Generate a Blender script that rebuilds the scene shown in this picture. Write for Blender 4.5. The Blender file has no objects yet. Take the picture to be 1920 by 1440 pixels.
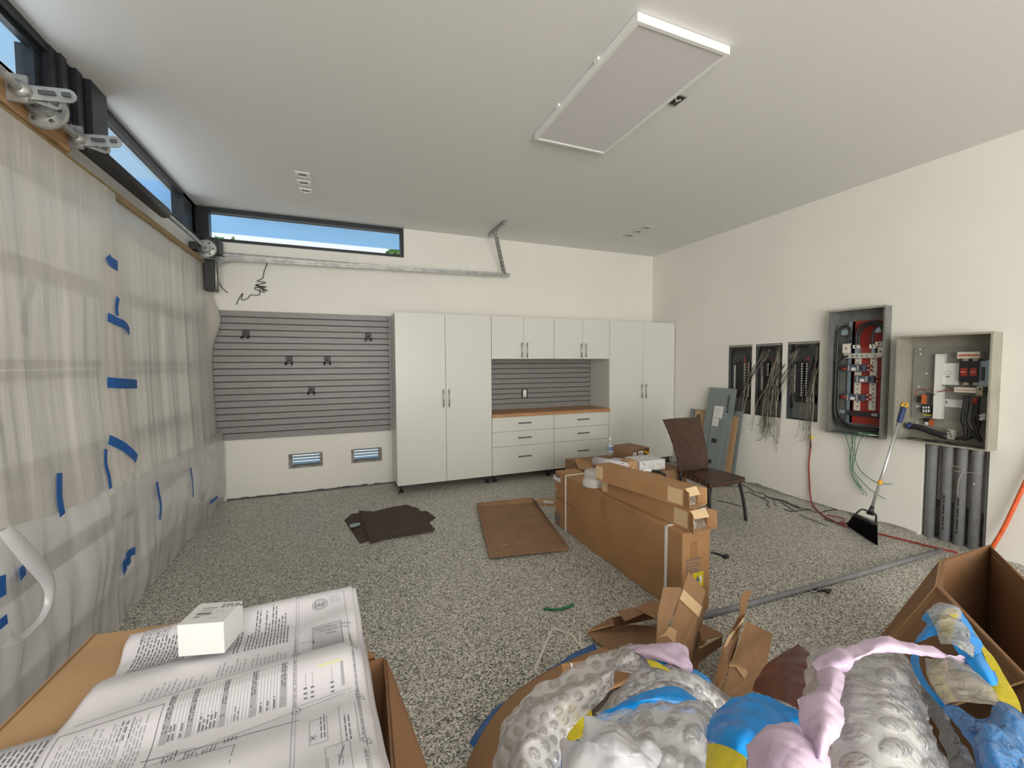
import bpy, bmesh, math, random
from mathutils import Vector, Matrix, noise
random.seed(7)
PI = math.pi
SC = bpy.context.scene
COL = SC.collection
V = Vector
# ------------------------------------------------------------------ camera
F_PX, YAW, PITCH, ROLL, EYE = 791.0, 0.3845, 0.0495, -0.0045, 1.5
def ray(u, v):
    a = (u-960)/F_PX; b = (720-v)/F_PX
    cr, sr = math.cos(ROLL), math.sin(ROLL)
    X = a*cr-b*sr; Z = a*sr+b*cr
    cp, sp = math.cos(PITCH), math.sin(PITCH)
    Y2 = cp+Z*sp; Z2 = -sp+Z*cp
    cy, sy = math.cos(YAW), math.sin(YAW)
    return V((X*cy+Y2*sy, -X*sy+Y2*cy, Z2))
def at_x(x, u, v): r = ray(u, v); r *= x/r.x; r.z += EYE; return r
def at_y(y, u, v): r = ray(u, v); r *= y/r.y; r.z += EYE; return r
def at_z(z, u, v): r = ray(u, v); r *= (z-EYE)/r.z; r.z += EYE; return r
cam = bpy.data.cameras.new('camera'); camo = bpy.data.objects.new('camera', cam); COL.objects.link(camo)
cam.sensor_fit = 'HORIZONTAL'; cam.sensor_width = 36.0; cam.lens = 36.0*F_PX/1920; cam.clip_start = 0.02
cy_, sy_, cp_, sp_, cr_, sr_ = math.cos(YAW), math.sin(YAW), math.cos(PITCH), math.sin(PITCH), math.cos(ROLL), math.sin(ROLL)
fwd = V((sy_*cp_, cy_*cp_, -sp_)); r0 = V((cy_, -sy_, 0)); u0 = r0.cross(fwd)
right = r0*cr_+u0*sr_; up = -r0*sr_+u0*cr_
camo.matrix_world = Matrix(((right.x, up.x, -fwd.x, 0), (right.y, up.y, -fwd.y, 0), (right.z, up.z, -fwd.z, EYE), (0, 0, 0, 1)))
SC.camera = camo
SC.view_settings.view_transform = 'Standard'; SC.view_settings.look = 'None'
SC.view_settings.exposure = -0.12; SC.view_settings.gamma = 1.0; SC.view_settings.use_curve_mapping = False
# ------------------------------------------------------------------ world and light
w = bpy.data.worlds.new('sky'); SC.world = w; w.use_nodes = True
nt = w.node_tree; bg = nt.nodes['Background']
tc = nt.nodes.new('ShaderNodeTexCoord'); sep = nt.nodes.new('ShaderNodeSeparateXYZ'); rp = nt.nodes.new('ShaderNodeValToRGB')
nt.links.new(tc.outputs['Generated'], sep.inputs[0])
mr = nt.nodes.new('ShaderNodeMapRange'); mr.inputs[1].default_value = -1; mr.inputs[2].default_value = 1
nt.links.new(sep.outputs['Z'], mr.inputs[0]); nt.links.new(mr.outputs[0], rp.inputs[0]); nt.links.new(rp.outputs[0], bg.inputs[0])
e = rp.color_ramp.elements
e[0].position = 0.0; e[0].color = (0.86, 0.84, 0.79, 1); e[1].position = 1.0; e[1].color = (0.34, 0.58, 0.86, 1)
x = e.new(0.49); x.color = (0.90, 0.89, 0.85, 1); x = e.new(0.51); x.color = (0.98, 1.0, 1.0, 1); x = e.new(0.625); x.color = (0.95, 0.99, 1.0, 1); x = e.new(0.65); x.color = (0.42, 0.66, 0.88, 1)
bg.inputs[1].default_value = 1.15
def area(name, loc, rot, sx, sy, power, col):
    l = bpy.data.lights.new(name, 'AREA'); l.shape = 'RECTANGLE'; l.size = sx; l.size_y = sy; l.energy = power; l.color = col
    o = bpy.data.objects.new(name, l); COL.objects.link(o); o.location = loc; o.rotation_euler = rot; return o
# daylight through the big doorway behind the camera
area('doorway_daylight', (0.2, -4.0, 1.5), (math.radians(90), 0, math.radians(-26)), 4.4, 2.6, 405, (1.0, 0.965, 0.90))
# daylight outside the frosted garage door on the left
area('driveway_daylight', (-2.6, 2.3, 1.6), (math.radians(90), 0, math.radians(-90)), 5.6, 2.6, 105, (0.84, 0.93, 1.0))
# ------------------------------------------------------------------ materials
MATS = {}
def M(name, col, rough=0.5, metal=0.0, spec=0.5, noise_amt=0.0, noise_scale=6.0, bump=0.0, bump_scale=40.0, bump_dist=0.01, trans=0.0, stretch=None, col2=None):
    if name in MATS: return MATS[name]
    m = bpy.data.materials.new(name); m.use_nodes = True; nt = m.node_tree; b = nt.nodes['Principled BSDF']
    b.inputs['Base Color'].default_value = (*col, 1); b.inputs['Roughness'].default_value = rough; b.inputs['Metallic'].default_value = metal
    b.inputs['Specular IOR Level'].default_value = spec
    m.diffuse_color = (*col, 1)
    tc = nt.nodes.new('ShaderNodeTexCoord'); src = tc.outputs['Object']
    if stretch:
        mp = nt.nodes.new('ShaderNodeMapping'); mp.inputs['Scale'].default_value = stretch; nt.links.new(src, mp.inputs[0]); src = mp.outputs[0]
    if noise_amt or col2:
        n = nt.nodes.new('ShaderNodeTexNoise'); n.inputs['Scale'].default_value = noise_scale; n.inputs['Detail'].default_value = 4
        nt.links.new(src, n.inputs['Vector'])
        mx = nt.nodes.new('ShaderNodeMix'); mx.data_type = 'RGBA'
        c2 = col2 if col2 else tuple(c*(1-noise_amt) for c in col)
        c1 = col if col2 else tuple(min(1, c*(1+noise_amt*0.5)) for c in col)
        mx.inputs[6].default_value = (*c1, 1); mx.inputs[7].default_value = (*c2, 1)
        cr = nt.nodes.new('ShaderNodeMapRange'); cr.inputs[1].default_value = 0.35; cr.inputs[2].default_value = 0.68
        nt.links.new(n.outputs[0], cr.inputs[0]); nt.links.new(cr.outputs[0], mx.inputs[0]); nt.links.new(mx.outputs[2], b.inputs['Base Color'])
    if bump:
        n2 = nt.nodes.new('ShaderNodeTexNoise'); n2.inputs['Scale'].default_value = bump_scale; n2.inputs['Detail'].default_value = 3
        nt.links.new(src, n2.inputs['Vector'])
        bp = nt.nodes.new('ShaderNodeBump'); bp.inputs['Strength'].default_value = bump; bp.inputs['Distance'].default_value = bump_dist
        nt.links.new(n2.outputs[0], bp.inputs['Height']); nt.links.new(bp.outputs[0], b.inputs['Normal'])
    MATS[name] = m; return m
def film(name, col, alpha=0.3, rough=0.25, bump=0.5, bump_scale=30, gloss=0.25, stretch=None, dist=0.01, sss=0.4):
    """thin plastic: part clear, part milky, shiny"""
    m = bpy.data.materials.new(name); m.use_nodes = True; nt = m.node_tree; nt.nodes.clear(); N = nt.nodes.new; L = nt.links.new
    out = N('ShaderNodeOutputMaterial'); tr = N('ShaderNodeBsdfTransparent'); d = N('ShaderNodeBsdfDiffuse'); t = N('ShaderNodeBsdfTranslucent'); g = N('ShaderNodeBsdfGlossy')
    d.inputs[0].default_value = (*col, 1); t.inputs[0].default_value = (*col, 1); g.inputs['Roughness'].default_value = rough
    m1 = N('ShaderNodeMixShader'); m1.inputs[0].default_value = sss; m2 = N('ShaderNodeMixShader'); m2.inputs[0].default_value = 1-alpha; m3 = N('ShaderNodeMixShader')
    L(d.outputs[0], m1.inputs[1]); L(t.outputs[0], m1.inputs[2]); L(tr.outputs[0], m2.inputs[1]); L(m1.outputs[0], m2.inputs[2])
    lw = N('ShaderNodeLayerWeight'); pw = N('ShaderNodeMath'); pw.operation = 'POWER'; pw.inputs[1].default_value = 4.0; L(lw.outputs['Facing'], pw.inputs[0])
    mm = N('ShaderNodeMath'); mm.operation = 'MULTIPLY_ADD'; mm.inputs[1].default_value = 0.85; mm.inputs[2].default_value = 0.03+gloss*0.2; L(pw.outputs[0], mm.inputs[0])
    L(mm.outputs[0], m3.inputs[0]); L(m2.outputs[0], m3.inputs[1]); L(g.outputs[0], m3.inputs[2]); L(m3.outputs[0], out.inputs[0])
    tc = N('ShaderNodeTexCoord'); mp = N('ShaderNodeMapping'); mp.inputs['Scale'].default_value = stretch or (1, 1, 1); L(tc.outputs['Object'], mp.inputs[0])
    n = N('ShaderNodeTexNoise'); n.inputs['Scale'].default_value = bump_scale; n.inputs['Detail'].default_value = 5; n.inputs['Distortion'].default_value = 1.2; L(mp.outputs[0], n.inputs['Vector'])
    bp = N('ShaderNodeBump'); bp.inputs['Strength'].default_value = bump; bp.inputs['Distance'].default_value = dist; L(n.outputs[0], bp.inputs['Height'])
    for s in (d, t, g, lw): L(bp.outputs[0], s.inputs['Normal'])
    m.diffuse_color = (*col, 1); MATS[name] = m; return m
def srgb(r, g, b):
    f = lambda c: (c/255/12.92) if c <= 10 else ((c/255+0.055)/1.055)**2.4
    return (f(r), f(g), f(b))
m_wall = M('painted_wall', (0.79, 0.775, 0.72), 0.6, noise_amt=0.03, noise_scale=1.5, bump=0.05, bump_scale=60, bump_dist=0.004)
m_ceil = M('painted_ceiling', (0.76, 0.755, 0.745), 0.7, bump=0.04, bump_scale=80, bump_dist=0.003)
m_cab = M('cabinet_white', (0.66, 0.66, 0.615), 0.35, bump=0.02, bump_scale=30)
m_cabedge = M('cabinet_edge', (0.42, 0.41, 0.39), 0.6)
m_slat = M('slat_grey', (0.235, 0.23, 0.225), 0.42, stretch=(1, 1, 14), noise_amt=0.12, noise_scale=5)
m_groove = M('slat_groove', (0.05, 0.05, 0.05), 0.7)
m_bristle = M('bristle_black', (0.006, 0.006, 0.007), 0.95, spec=0.1)
m_black = M('black_plastic', (0.018, 0.018, 0.02), 0.45)
m_dark = M('window_frame_black', (0.016, 0.019, 0.025), 0.4, noise_amt=0.3, noise_scale=20)
m_galv = M('galvanised_steel', (0.42, 0.43, 0.42), 0.42, metal=0.75, noise_amt=0.25, noise_scale=18)
m_steel = M('brushed_steel', (0.50, 0.48, 0.44), 0.35, metal=0.9)
m_wood = M('counter_wood', (0.50, 0.27, 0.12), 0.45, stretch=(1.5, 22, 22), noise_scale=3, col2=(0.36, 0.17, 0.07))
m_lum = M('raw_lumber', (0.46, 0.29, 0.15), 0.8, stretch=(4, 2, 20), noise_scale=5, col2=(0.30, 0.16, 0.07), bump=0.2)
m_lum2 = M('raw_lumber_strip', (0.38, 0.28, 0.14), 0.8, stretch=(4, 2, 20), noise_scale=6, col2=(0.27, 0.2, 0.1))
m_card = M('cardboard', (0.40, 0.215, 0.095), 0.8, noise_amt=0.12, noise_scale=4, bump=0.15, bump_scale=90, bump_dist=0.002)
m_card2 = M('cardboard_worn', (0.31, 0.18, 0.095), 0.8, noise_scale=5, col2=(0.24, 0.135, 0.072), bump=0.3, bump_scale=25, bump_dist=0.004)
m_card3 = M('cardboard_light', (0.50, 0.31, 0.16), 0.8, noise_amt=0.1, noise_scale=5, bump=0.1, bump_scale=90, bump_dist=0.002)
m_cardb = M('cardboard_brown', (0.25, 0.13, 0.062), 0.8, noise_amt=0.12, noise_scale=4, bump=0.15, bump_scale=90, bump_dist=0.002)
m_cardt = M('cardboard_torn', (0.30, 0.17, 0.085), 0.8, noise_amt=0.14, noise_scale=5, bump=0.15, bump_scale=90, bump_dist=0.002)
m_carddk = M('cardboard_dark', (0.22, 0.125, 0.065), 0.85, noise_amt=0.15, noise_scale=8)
m_tape = M('tan_tape', (0.64, 0.47, 0.27), 0.4)
m_ctape = M('clear_brown_tape', (0.34, 0.18, 0.08), 0.3)
m_paper = M('white_paper', (0.72, 0.70, 0.745), 0.55, noise_amt=0.02, noise_scale=4)
m_ink = M('ink', (0.17, 0.17, 0.19), 0.8)
m_inkl = M('ink_grey', (0.40, 0.40, 0.42), 0.8)
m_hl = M('highlighter', (0.75, 0.78, 0.45), 0.8)
m_white = M('white_plastic', (0.82, 0.82, 0.80), 0.4)
m_whitebox = M('white_card', (0.70, 0.695, 0.69), 0.5)
m_rattan = None
m_egrey = M('enclosure_grey', (0.185, 0.19, 0.18), 0.45, noise_amt=0.15, noise_scale=12)
m_plate = M('back_plate_grey', (0.25, 0.25, 0.225), 0.5, noise_amt=0.1, noise_scale=8)
m_egrey2 = M('enclosure_tan_grey', (0.34, 0.325, 0.27), 0.45, noise_amt=0.15, noise_scale=9)
m_edark = M('enclosure_dark', (0.06, 0.065, 0.07), 0.5)
m_cover = M('cover_grey_green', (0.215, 0.25, 0.245), 0.5, noise_amt=0.08, noise_scale=8)
m_red = M('red_insulator', (0.36, 0.035, 0.025), 0.45, noise_amt=0.2, noise_scale=9)
m_alu = M('bus_aluminium', (0.60, 0.59, 0.54), 0.35, metal=0.4)
m_tan = M('breaker_tan', (0.52, 0.44, 0.34), 0.5)
m_bluegrey = M('breaker_bluegrey', (0.07, 0.09, 0.13), 0.45)
m_wired = M('wire_grey_tan', (0.13, 0.115, 0.09), 0.5)
m_wirel = M('wire_light', (0.36, 0.32, 0.25), 0.5)
m_wireb = M('wire_black', (0.02, 0.02, 0.02), 0.4)
m_wireg = M('wire_green', (0.01, 0.17, 0.07), 0.4)
m_wirer = M('wire_red', (0.28, 0.03, 0.02), 0.4)
m_orange = M('orange_paint', (0.75, 0.12, 0.03), 0.5, noise_scale=60, noise_amt=0.3)
m_pvc = M('pvc_grey', (0.235, 0.24, 0.255), 0.5, noise_amt=0.15, noise_scale=10)
m_conc = M('raw_concrete', (0.30, 0.28, 0.25), 0.9, noise_amt=0.4, noise_scale=20, bump=0.5, bump_scale=30)
m_strip = M('grey_brown_board', (0.30, 0.27, 0.25), 0.8, noise_amt=0.2)
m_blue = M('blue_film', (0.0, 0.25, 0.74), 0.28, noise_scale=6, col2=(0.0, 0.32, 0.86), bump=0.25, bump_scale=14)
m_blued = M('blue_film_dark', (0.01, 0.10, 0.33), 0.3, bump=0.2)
m_yel = M('yellow_film', (0.72, 0.60, 0.03), 0.45, noise_scale=70, col2=(0.60, 0.48, 0.02), bump=0.2, bump_scale=20)
m_lav = M('lavender_film', (0.70, 0.55, 0.70), 0.38, noise_scale=7, col2=(0.62, 0.47, 0.66), bump=0.3, bump_scale=14)
m_maroon = M('maroon_film', (0.13, 0.038, 0.035), 0.28, bump=0.2, bump_scale=12)
m_btape = M('blue_masking_tape', (0.008, 0.115, 0.42), 0.6, noise_amt=0.15, noise_scale=30)
m_mat = M('brown_mat', (0.12, 0.08, 0.068), 0.9, stretch=(40, 14, 40), noise_scale=3, col2=(0.035, 0.022, 0.02), bump=0.6, bump_scale=8)
m_sheet = film('plastic_sheeting', (0.79, 0.755, 0.71), alpha=0.13, rough=0.34, bump=0.5, bump_scale=7, stretch=(1.5, 2.2, 0.25), gloss=0.15, sss=0.4)
m_sheetc = film('plastic_sheeting_lower', (0.74, 0.72, 0.725), alpha=0.22, rough=0.25, bump=0.45, bump_scale=6, stretch=(1.5, 1.6, 0.8), gloss=0.25, sss=0.4)
def bubble_mat():
    m = bpy.data.materials.new('bubble_wrap'); m.use_nodes = True; nt = m.node_tree; nt.nodes.clear(); N = nt.nodes.new; L = nt.links.new
    out = N('ShaderNodeOutputMaterial'); tr = N('ShaderNodeBsdfTransparent'); tr.inputs[0].default_value = (0.97, 0.97, 0.98, 1)
    d = N('ShaderNodeBsdfDiffuse'); t = N('ShaderNodeBsdfTranslucent'); g = N('ShaderNodeBsdfGlossy'); g.inputs['Roughness'].default_value = 0.07
    d.inputs[0].default_value = (0.93, 0.93, 0.95, 1); t.inputs[0].default_value = (0.93, 0.93, 0.95, 1)
    at = N('ShaderNodeAttribute'); at.attribute_name = 'bubble'
    mr = N('ShaderNodeMapRange'); mr.inputs[3].default_value = 0.60; mr.inputs[4].default_value = 0.30; L(at.outputs['Fac'], mr.inputs[0])
    m1 = N('ShaderNodeMixShader'); m1.inputs[0].default_value = 0.3; m2 = N('ShaderNodeMixShader'); m3 = N('ShaderNodeMixShader'); L(mr.outputs[0], m2.inputs[0])
    L(d.outputs[0], m1.inputs[1]); L(t.outputs[0], m1.inputs[2]); L(tr.outputs[0], m2.inputs[1]); L(m1.outputs[0], m2.inputs[2])
    fr = N('ShaderNodeLayerWeight'); pw = N('ShaderNodeMath'); pw.operation = 'POWER'; pw.inputs[1].default_value = 3.0; L(fr.outputs['Facing'], pw.inputs[0])
    ma = N('ShaderNodeMath'); ma.operation = 'MULTIPLY_ADD'; ma.inputs[1].default_value = 0.8; ma.inputs[2].default_value = 0.15; L(pw.outputs[0], ma.inputs[0])
    L(ma.outputs[0], m3.inputs[0]); L(m2.outputs[0], m3.inputs[1]); L(g.outputs[0], m3.inputs[2]); L(m3.outputs[0], out.inputs[0])
    tc = N('ShaderNodeTexCoord'); vo = N('ShaderNodeTexVoronoi'); vo.feature = 'DISTANCE_TO_EDGE'; vo.inputs['Scale'].default_value = 55
    n = N('ShaderNodeTexNoise'); n.inputs['Scale'].default_value = 40; n.inputs['Detail'].default_value = 4; n.inputs['Distortion'].default_value = 2.0
    L(tc.outputs['Object'], n.inputs['Vector']); L(tc.outputs['Object'], vo.inputs['Vector'])
    ad = N('ShaderNodeMath'); ad.operation = 'ADD'; L(vo.outputs['Distance'], ad.inputs[0]); L(n.outputs[0], ad.inputs[1])
    bs = N('ShaderNodeMapRange'); bs.inputs[3].default_value = 0.22; bs.inputs[4].default_value = 0.95; L(at.outputs['Fac'], bs.inputs[0])
    bp = N('ShaderNodeBump'); bp.inputs['Distance'].default_value = 0.007; L(bs.outputs[0], bp.inputs['Strength']); L(ad.outputs[0], bp.inputs['Height'])
    for s in (g, fr): L(bp.outputs[0], s.inputs['Normal'])
    MATS['bubble_wrap'] = m; return m
m_bub = bubble_mat()
m_bag = film('white_bag', (0.86, 0.86, 0.90), alpha=0.12, rough=0.3, bump=0.5, bump_scale=14, gloss=0.3)
m_clear = film('clear_bag', (0.72, 0.68, 0.58), alpha=0.66, rough=0.08, bump=1.0, bump_scale=26, gloss=0.5, dist=0.015)
m_clearb = film('clear_blue_bag', (0.01, 0.28, 0.72), alpha=0.22, rough=0.08, bump=1.0, bump_scale=24, gloss=0.5, dist=0.015)
m_clearg = film('clear_grey_bag', (0.25, 0.26, 0.28), alpha=0.45, rough=0.1, bump=1.0, bump_scale=24, gloss=0.5, dist=0.015)
m_cup = film('frosted_plastic', (0.85, 0.85, 0.84), alpha=0.2, rough=0.25, bump=0.1, gloss=0.3)
m_frost = film('frosted_glass', (0.72, 0.68, 0.62), alpha=0.05, rough=0.3, bump=0.0, gloss=0.2, sss=0.75)
m_soffit = M('soffit_blue', (0.32, 0.62, 1.0), 0.8, noise_amt=0.05, noise_scale=2)
m_soffit2 = M('soffit_pale_blue', srgb(172, 212, 240), 0.8, noise_amt=0.05, noise_scale=2)
m_leaf = M('leaf', (0.25, 0.42, 0.10), 0.6, noise_amt=0.4, noise_scale=6)
m_lens = M('lens_panel', (0.68, 0.67, 0.685), 0.5)
m_yellow = M('yellow_plastic', (0.80, 0.42, 0.02), 0.4)
m_navy = M('navy_grip', (0.02, 0.045, 0.16), 0.5)
m_satin = M('satin_aluminium', (0.72, 0.73, 0.75), 0.28, metal=0.7)
m_label = M('label_white', (0.72, 0.72, 0.72), 0.6)
m_paint = M('touchup_white', (0.8, 0.8, 0.78), 0.6)
m_pink = M('pink_sheet', (0.60, 0.25, 0.26), 0.5)
m_orangef = M('orange_part', (0.55, 0.13, 0.03), 0.5)
m_cream = M('cream_plastic', (0.70, 0.66, 0.58), 0.5)
m_zinc = M('blue_zinc', (0.35, 0.45, 0.52), 0.3, metal=0.6)
def glass_mat():
    m = bpy.data.materials.new('window_glass'); m.use_nodes = True; nt = m.node_tree; nt.nodes.clear(); N = nt.nodes.new
    o = N('ShaderNodeOutputMaterial'); t = N('ShaderNodeBsdfTransparent'); g = N('ShaderNodeBsdfGlossy'); g.inputs['Roughness'].default_value = 0.02
    t.inputs[0].default_value = (0.95, 0.98, 1.0, 1)
    f = N('ShaderNodeLayerWeight'); pw = N('ShaderNodeMath'); pw.operation = 'POWER'; pw.inputs[1].default_value = 5.0; nt.links.new(f.outputs['Facing'], pw.inputs[0]); x = N('ShaderNodeMixShader')
    nt.links.new(pw.outputs[0], x.inputs[0]); nt.links.new(t.outputs[0], x.inputs[1]); nt.links.new(g.outputs[0], x.inputs[2]); nt.links.new(x.outputs[0], o.inputs[0]); return m
m_glass = glass_mat()
def floor_mat():
    m = bpy.data.materials.new('epoxy_flake_floor'); m.use_nodes = True; nt = m.node_tree; N = nt.nodes.new; L = nt.links.new; b = nt.nodes['Principled BSDF']
    tc = N('ShaderNodeTexCoord'); vo = N('ShaderNodeTexVoronoi'); vo.inputs['Scale'].default_value = 165; L(tc.outputs['Object'], vo.inputs['Vector'])
    sp = N('ShaderNodeSeparateColor'); L(vo.outputs['Color'], sp.inputs[0])
    r = N('ShaderNodeValToRGB'); r.color_ramp.interpolation = 'CONSTANT'; L(sp.outputs[0], r.inputs[0])
    el = r.color_ramp.elements; el[0].position = 0; el[0].color = (0.03, 0.03, 0.03, 1); el[1].position = 0.13; el[1].color = (0.13, 0.125, 0.115, 1)
    for p, c in ((0.27, (0.30, 0.285, 0.245)), (0.42, (0.45, 0.425, 0.365)), (0.62, (0.60, 0.575, 0.51)), (0.83, (0.80, 0.785, 0.73))):
        k = el.new(p); k.color = (*c, 1)
    n = N('ShaderNodeTexNoise'); n.inputs['Scale'].default_value = 0.8; n.inputs['Detail'].default_value = 5; L(tc.outputs['Object'], n.inputs['Vector'])
    mr = N('ShaderNodeMapRange'); mr.inputs[1].default_value = 0.4; mr.inputs[2].default_value = 0.7; mr.inputs[3].default_value = 0; mr.inputs[4].default_value = 0.25; L(n.outputs[0], mr.inputs[0])
    mx = N('ShaderNodeMix'); mx.data_type = 'RGBA'; L(mr.outputs[0], mx.inputs[0]); L(r.outputs[0], mx.inputs[6]); mx.inputs[7].default_value = (0.47, 0.445, 0.385, 1)
    L(mx.outputs[2], b.inputs['Base Color']); b.inputs['Roughness'].default_value = 0.42
    return m
m_floor = floor_mat()
def rattan_mat():
    m = bpy.data.materials.new('woven_rattan'); m.use_nodes = True; nt = m.node_tree; N = nt.nodes.new; L = nt.links.new; b = nt.nodes['Principled BSDF']
    tc = N('ShaderNodeTexCoord'); w1 = N('ShaderNodeTexWave'); w1.bands_direction = 'Z'; w1.inputs['Scale'].default_value = 24; w1.inputs['Distortion'].default_value = 2.5; w1.inputs['Detail Scale'].default_value = 3
    w2 = N('ShaderNodeTexWave'); w2.bands_direction = 'X'; w2.inputs['Scale'].default_value = 22; w2.inputs['Distortion'].default_value = 1.5
    L(tc.outputs['Object'], w1.inputs[0]); L(tc.outputs['Object'], w2.inputs[0])
    mu = N('ShaderNodeMath'); mu.operation = 'MULTIPLY'; L(w1.outputs[1], mu.inputs[0]); L(w2.outputs[1], mu.inputs[1])
    r = N('ShaderNodeValToRGB'); r.color_ramp.elements[0].color = (0.02, 0.012, 0.008, 1); r.color_ramp.elements[1].color = (0.20, 0.095, 0.05, 1); r.color_ramp.elements[1].position = 0.8; L(mu.outputs[0], r.inputs[0]); L(r.outputs[0], b.inputs['Base Color'])
    bp = N('ShaderNodeBump'); bp.inputs['Strength'].default_value = 0.8; bp.inputs['Distance'].default_value = 0.006; L(mu.outputs[0], bp.inputs['Height']); L(bp.outputs[0], b.inputs['Normal'])
    b.inputs['Roughness'].default_value = 0.25; return m
m_rattan = rattan_mat()
# ------------------------------------------------------------------ mesh helpers
ORG = {}
def empty(name, loc, label, cat, group=None):
    o = bpy.data.objects.new(name, None); COL.objects.link(o); o.location = loc; o.empty_display_size = 0.1
    ORG[o.name] = V(loc); o['label'] = label; o['category'] = cat
    if group: o['group'] = group
    return o
def tag(o, label, cat, group=None):
    o['label'] = label; o['category'] = cat
    if group: o['group'] = group
    return o
class MB:
    def __init__(s): s.att = []; s.v = []; s.f = []; s.m = []; s.mats = []; s.sm = []
    def mi(s, mat):
        if mat not in s.mats: s.mats.append(mat)
        return s.mats.index(mat)
    def add(s, vs, fs, mat, smooth=False):
        b = len(s.v); s.v += [V(p) for p in vs]; i = s.mi(mat)
        for f in fs: s.f.append([b+k for k in f]); s.m.append(i); s.sm.append(smooth)
        return s
    def box(s, x0, x1, y0, y1, z0, z1, mat):
        if x0 > x1: x0, x1 = x1, x0
        if y0 > y1: y0, y1 = y1, y0
        if z0 > z1: z0, z1 = z1, z0
        return s.hexa([(x0, y0, z0), (x1, y0, z0), (x1, y1, z0), (x0, y1, z0), (x0, y0, z1), (x1, y0, z1), (x1, y1, z1), (x0, y1, z1)], mat)
    def hexa(s, p, mat):
        return s.add(p, [(0, 3, 2, 1), (4, 5, 6, 7), (0, 1, 5, 4), (1, 2, 6, 5), (2, 3, 7, 6), (3, 0, 4, 7)], mat)
    def slab(s, pts, t, mat, mat2=None):
        """polygon in space with thickness t along its normal"""
        pts = [V(p) for p in pts]; n = len(pts); nm = V((0, 0, 0))
        for i in range(n): nm += pts[i].cross(pts[(i+1) % n])
        nm.normalize(); q = [p-nm*t for p in pts]
        s.add(pts+q, [list(range(n)), list(range(2*n-1, n-1, -1))], mat)
        b = len(s.v)-2*n; i = s.mi(mat2 or mat)
        for k in range(n):
            j = (k+1) % n; s.f.append([b+k, b+n+k, b+n+j, b+j]); s.m.append(i); s.sm.append(False)
        return s
    def tube(s, pts, r, mat, seg=6, smooth=True, closed=False):
        pts = [V(p) for p in pts]; n = len(pts); rs = r if isinstance(r, (list, tuple)) else [r]*n
        prev = None; rings = []
        for i, p in enumerate(pts):
            a = pts[max(0, i-1)]; c = pts[min(n-1, i+1)]; t = (c-a)
            if t.length < 1e-9: t = V((0, 0, 1))
            t.normalize()
            if prev is None:
                ax = V((0, 0, 1)) if abs(t.z) < 0.9 else V((1, 0, 0)); nx = t.cross(ax).normalized()
            else:
                nx = (prev-t*prev.dot(t))
                nx = nx.normalized() if nx.length > 1e-6 else t.orthogonal().normalized()
            prev = nx; ny = t.cross(nx)
            rings.append([p+(nx*math.cos(2*PI*k/seg)+ny*math.sin(2*PI*k/seg))*rs[i] for k in range(seg)])
        vs = [q for rg in rings for q in rg]; fs = []
        for i in range(n-1):
            for k in range(seg):
                k2 = (k+1) % seg; fs.append((i*seg+k, i*seg+k2, (i+1)*seg+k2, (i+1)*seg+k))
        fs.append(tuple(range(seg))[::-1]); fs.append(tuple((n-1)*seg+k for k in range(seg)))
        return s.add(vs, fs, mat, smooth)
    def cyl(s, a, b, r, mat, seg=16, r2=None): return s.tube([a, b], [r, r if r2 is None else r2], mat, seg)
    def lathe(s, c, prof, mat, axis='Z', seg=24):
        vs = []; n = len(prof)
        for r, h in prof:
            for k in range(seg):
                a = 2*PI*k/seg; p = (r*math.cos(a), r*math.sin(a), h)
                if axis == 'Y': p = (p[0], p[2], p[1])
                if axis == 'X': p = (p[2], p[0], p[1])
                vs.append(V(c)+V(p))
        fs = [(i*seg+k, i*seg+(k+1) % seg, (i+1)*seg+(k+1) % seg, (i+1)*seg+k) for i in range(n-1) for k in range(seg)]
        return s.add(vs, fs, mat, True)
    def quad(s, a, b, c, d, mat): return s.add([a, b, c, d], [(0, 1, 2, 3)], mat)
    def build(s, name, parent=None, bevel=0.0, solid=0.0, subsurf=0, kind=None, org=None):
        me = bpy.data.meshes.new(name)
        if parent is not None: o0 = ORG[parent.name]
        elif org is not None: o0 = V(org)
        else:
            xs = [p.x for p in s.v]; ys = [p.y for p in s.v]; zs = [p.z for p in s.v]
            o0 = V(((min(xs)+max(xs))/2, (min(ys)+max(ys))/2, min(zs)))
        me.from_pydata([p-o0 for p in s.v], [], s.f)
        for mt in s.mats: me.materials.append(mt)
        me.polygons.foreach_set('material_index', s.m); me.polygons.foreach_set('use_smooth', s.sm)
        if s.att and len(s.att) == len(s.v):
            at_ = me.attributes.new('bubble', 'FLOAT', 'POINT'); at_.data.foreach_set('value', s.att)
        me.update()
        o = bpy.data.objects.new(name, me); COL.objects.link(o)
        ORG[o.name] = o0
        if parent is not None: o.parent = parent
        else: o.location = o0
        if bevel:
            b = o.modifiers.new('bevel', 'BEVEL'); b.width = bevel; b.segments = 2; b.limit_method = 'ANGLE'
        if solid:
            b = o.modifiers.new('solid', 'SOLIDIFY'); b.thickness = solid; b.offset = 0
        if subsurf:
            b = o.modifiers.new('sub', 'SUBSURF'); b.levels = subsurf; b.render_levels = subsurf
        if kind: o['kind'] = kind
        return o
def copy_tree(o, loc, label=None, parent=None):
    c = o.copy(); COL.objects.link(c)
    if parent is None: c.location = loc
    else: c.parent = parent
    if label and parent is None: c['label'] = label
    for ch in o.children: copy_tree(ch, None, None, c)
    return c
def sbox(name, x0, x1, y0, y1, z0, z1, mat, **k): return MB().box(x0, x1, y0, y1, z0, z1, mat).build(name, kind='structure', **k)
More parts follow.
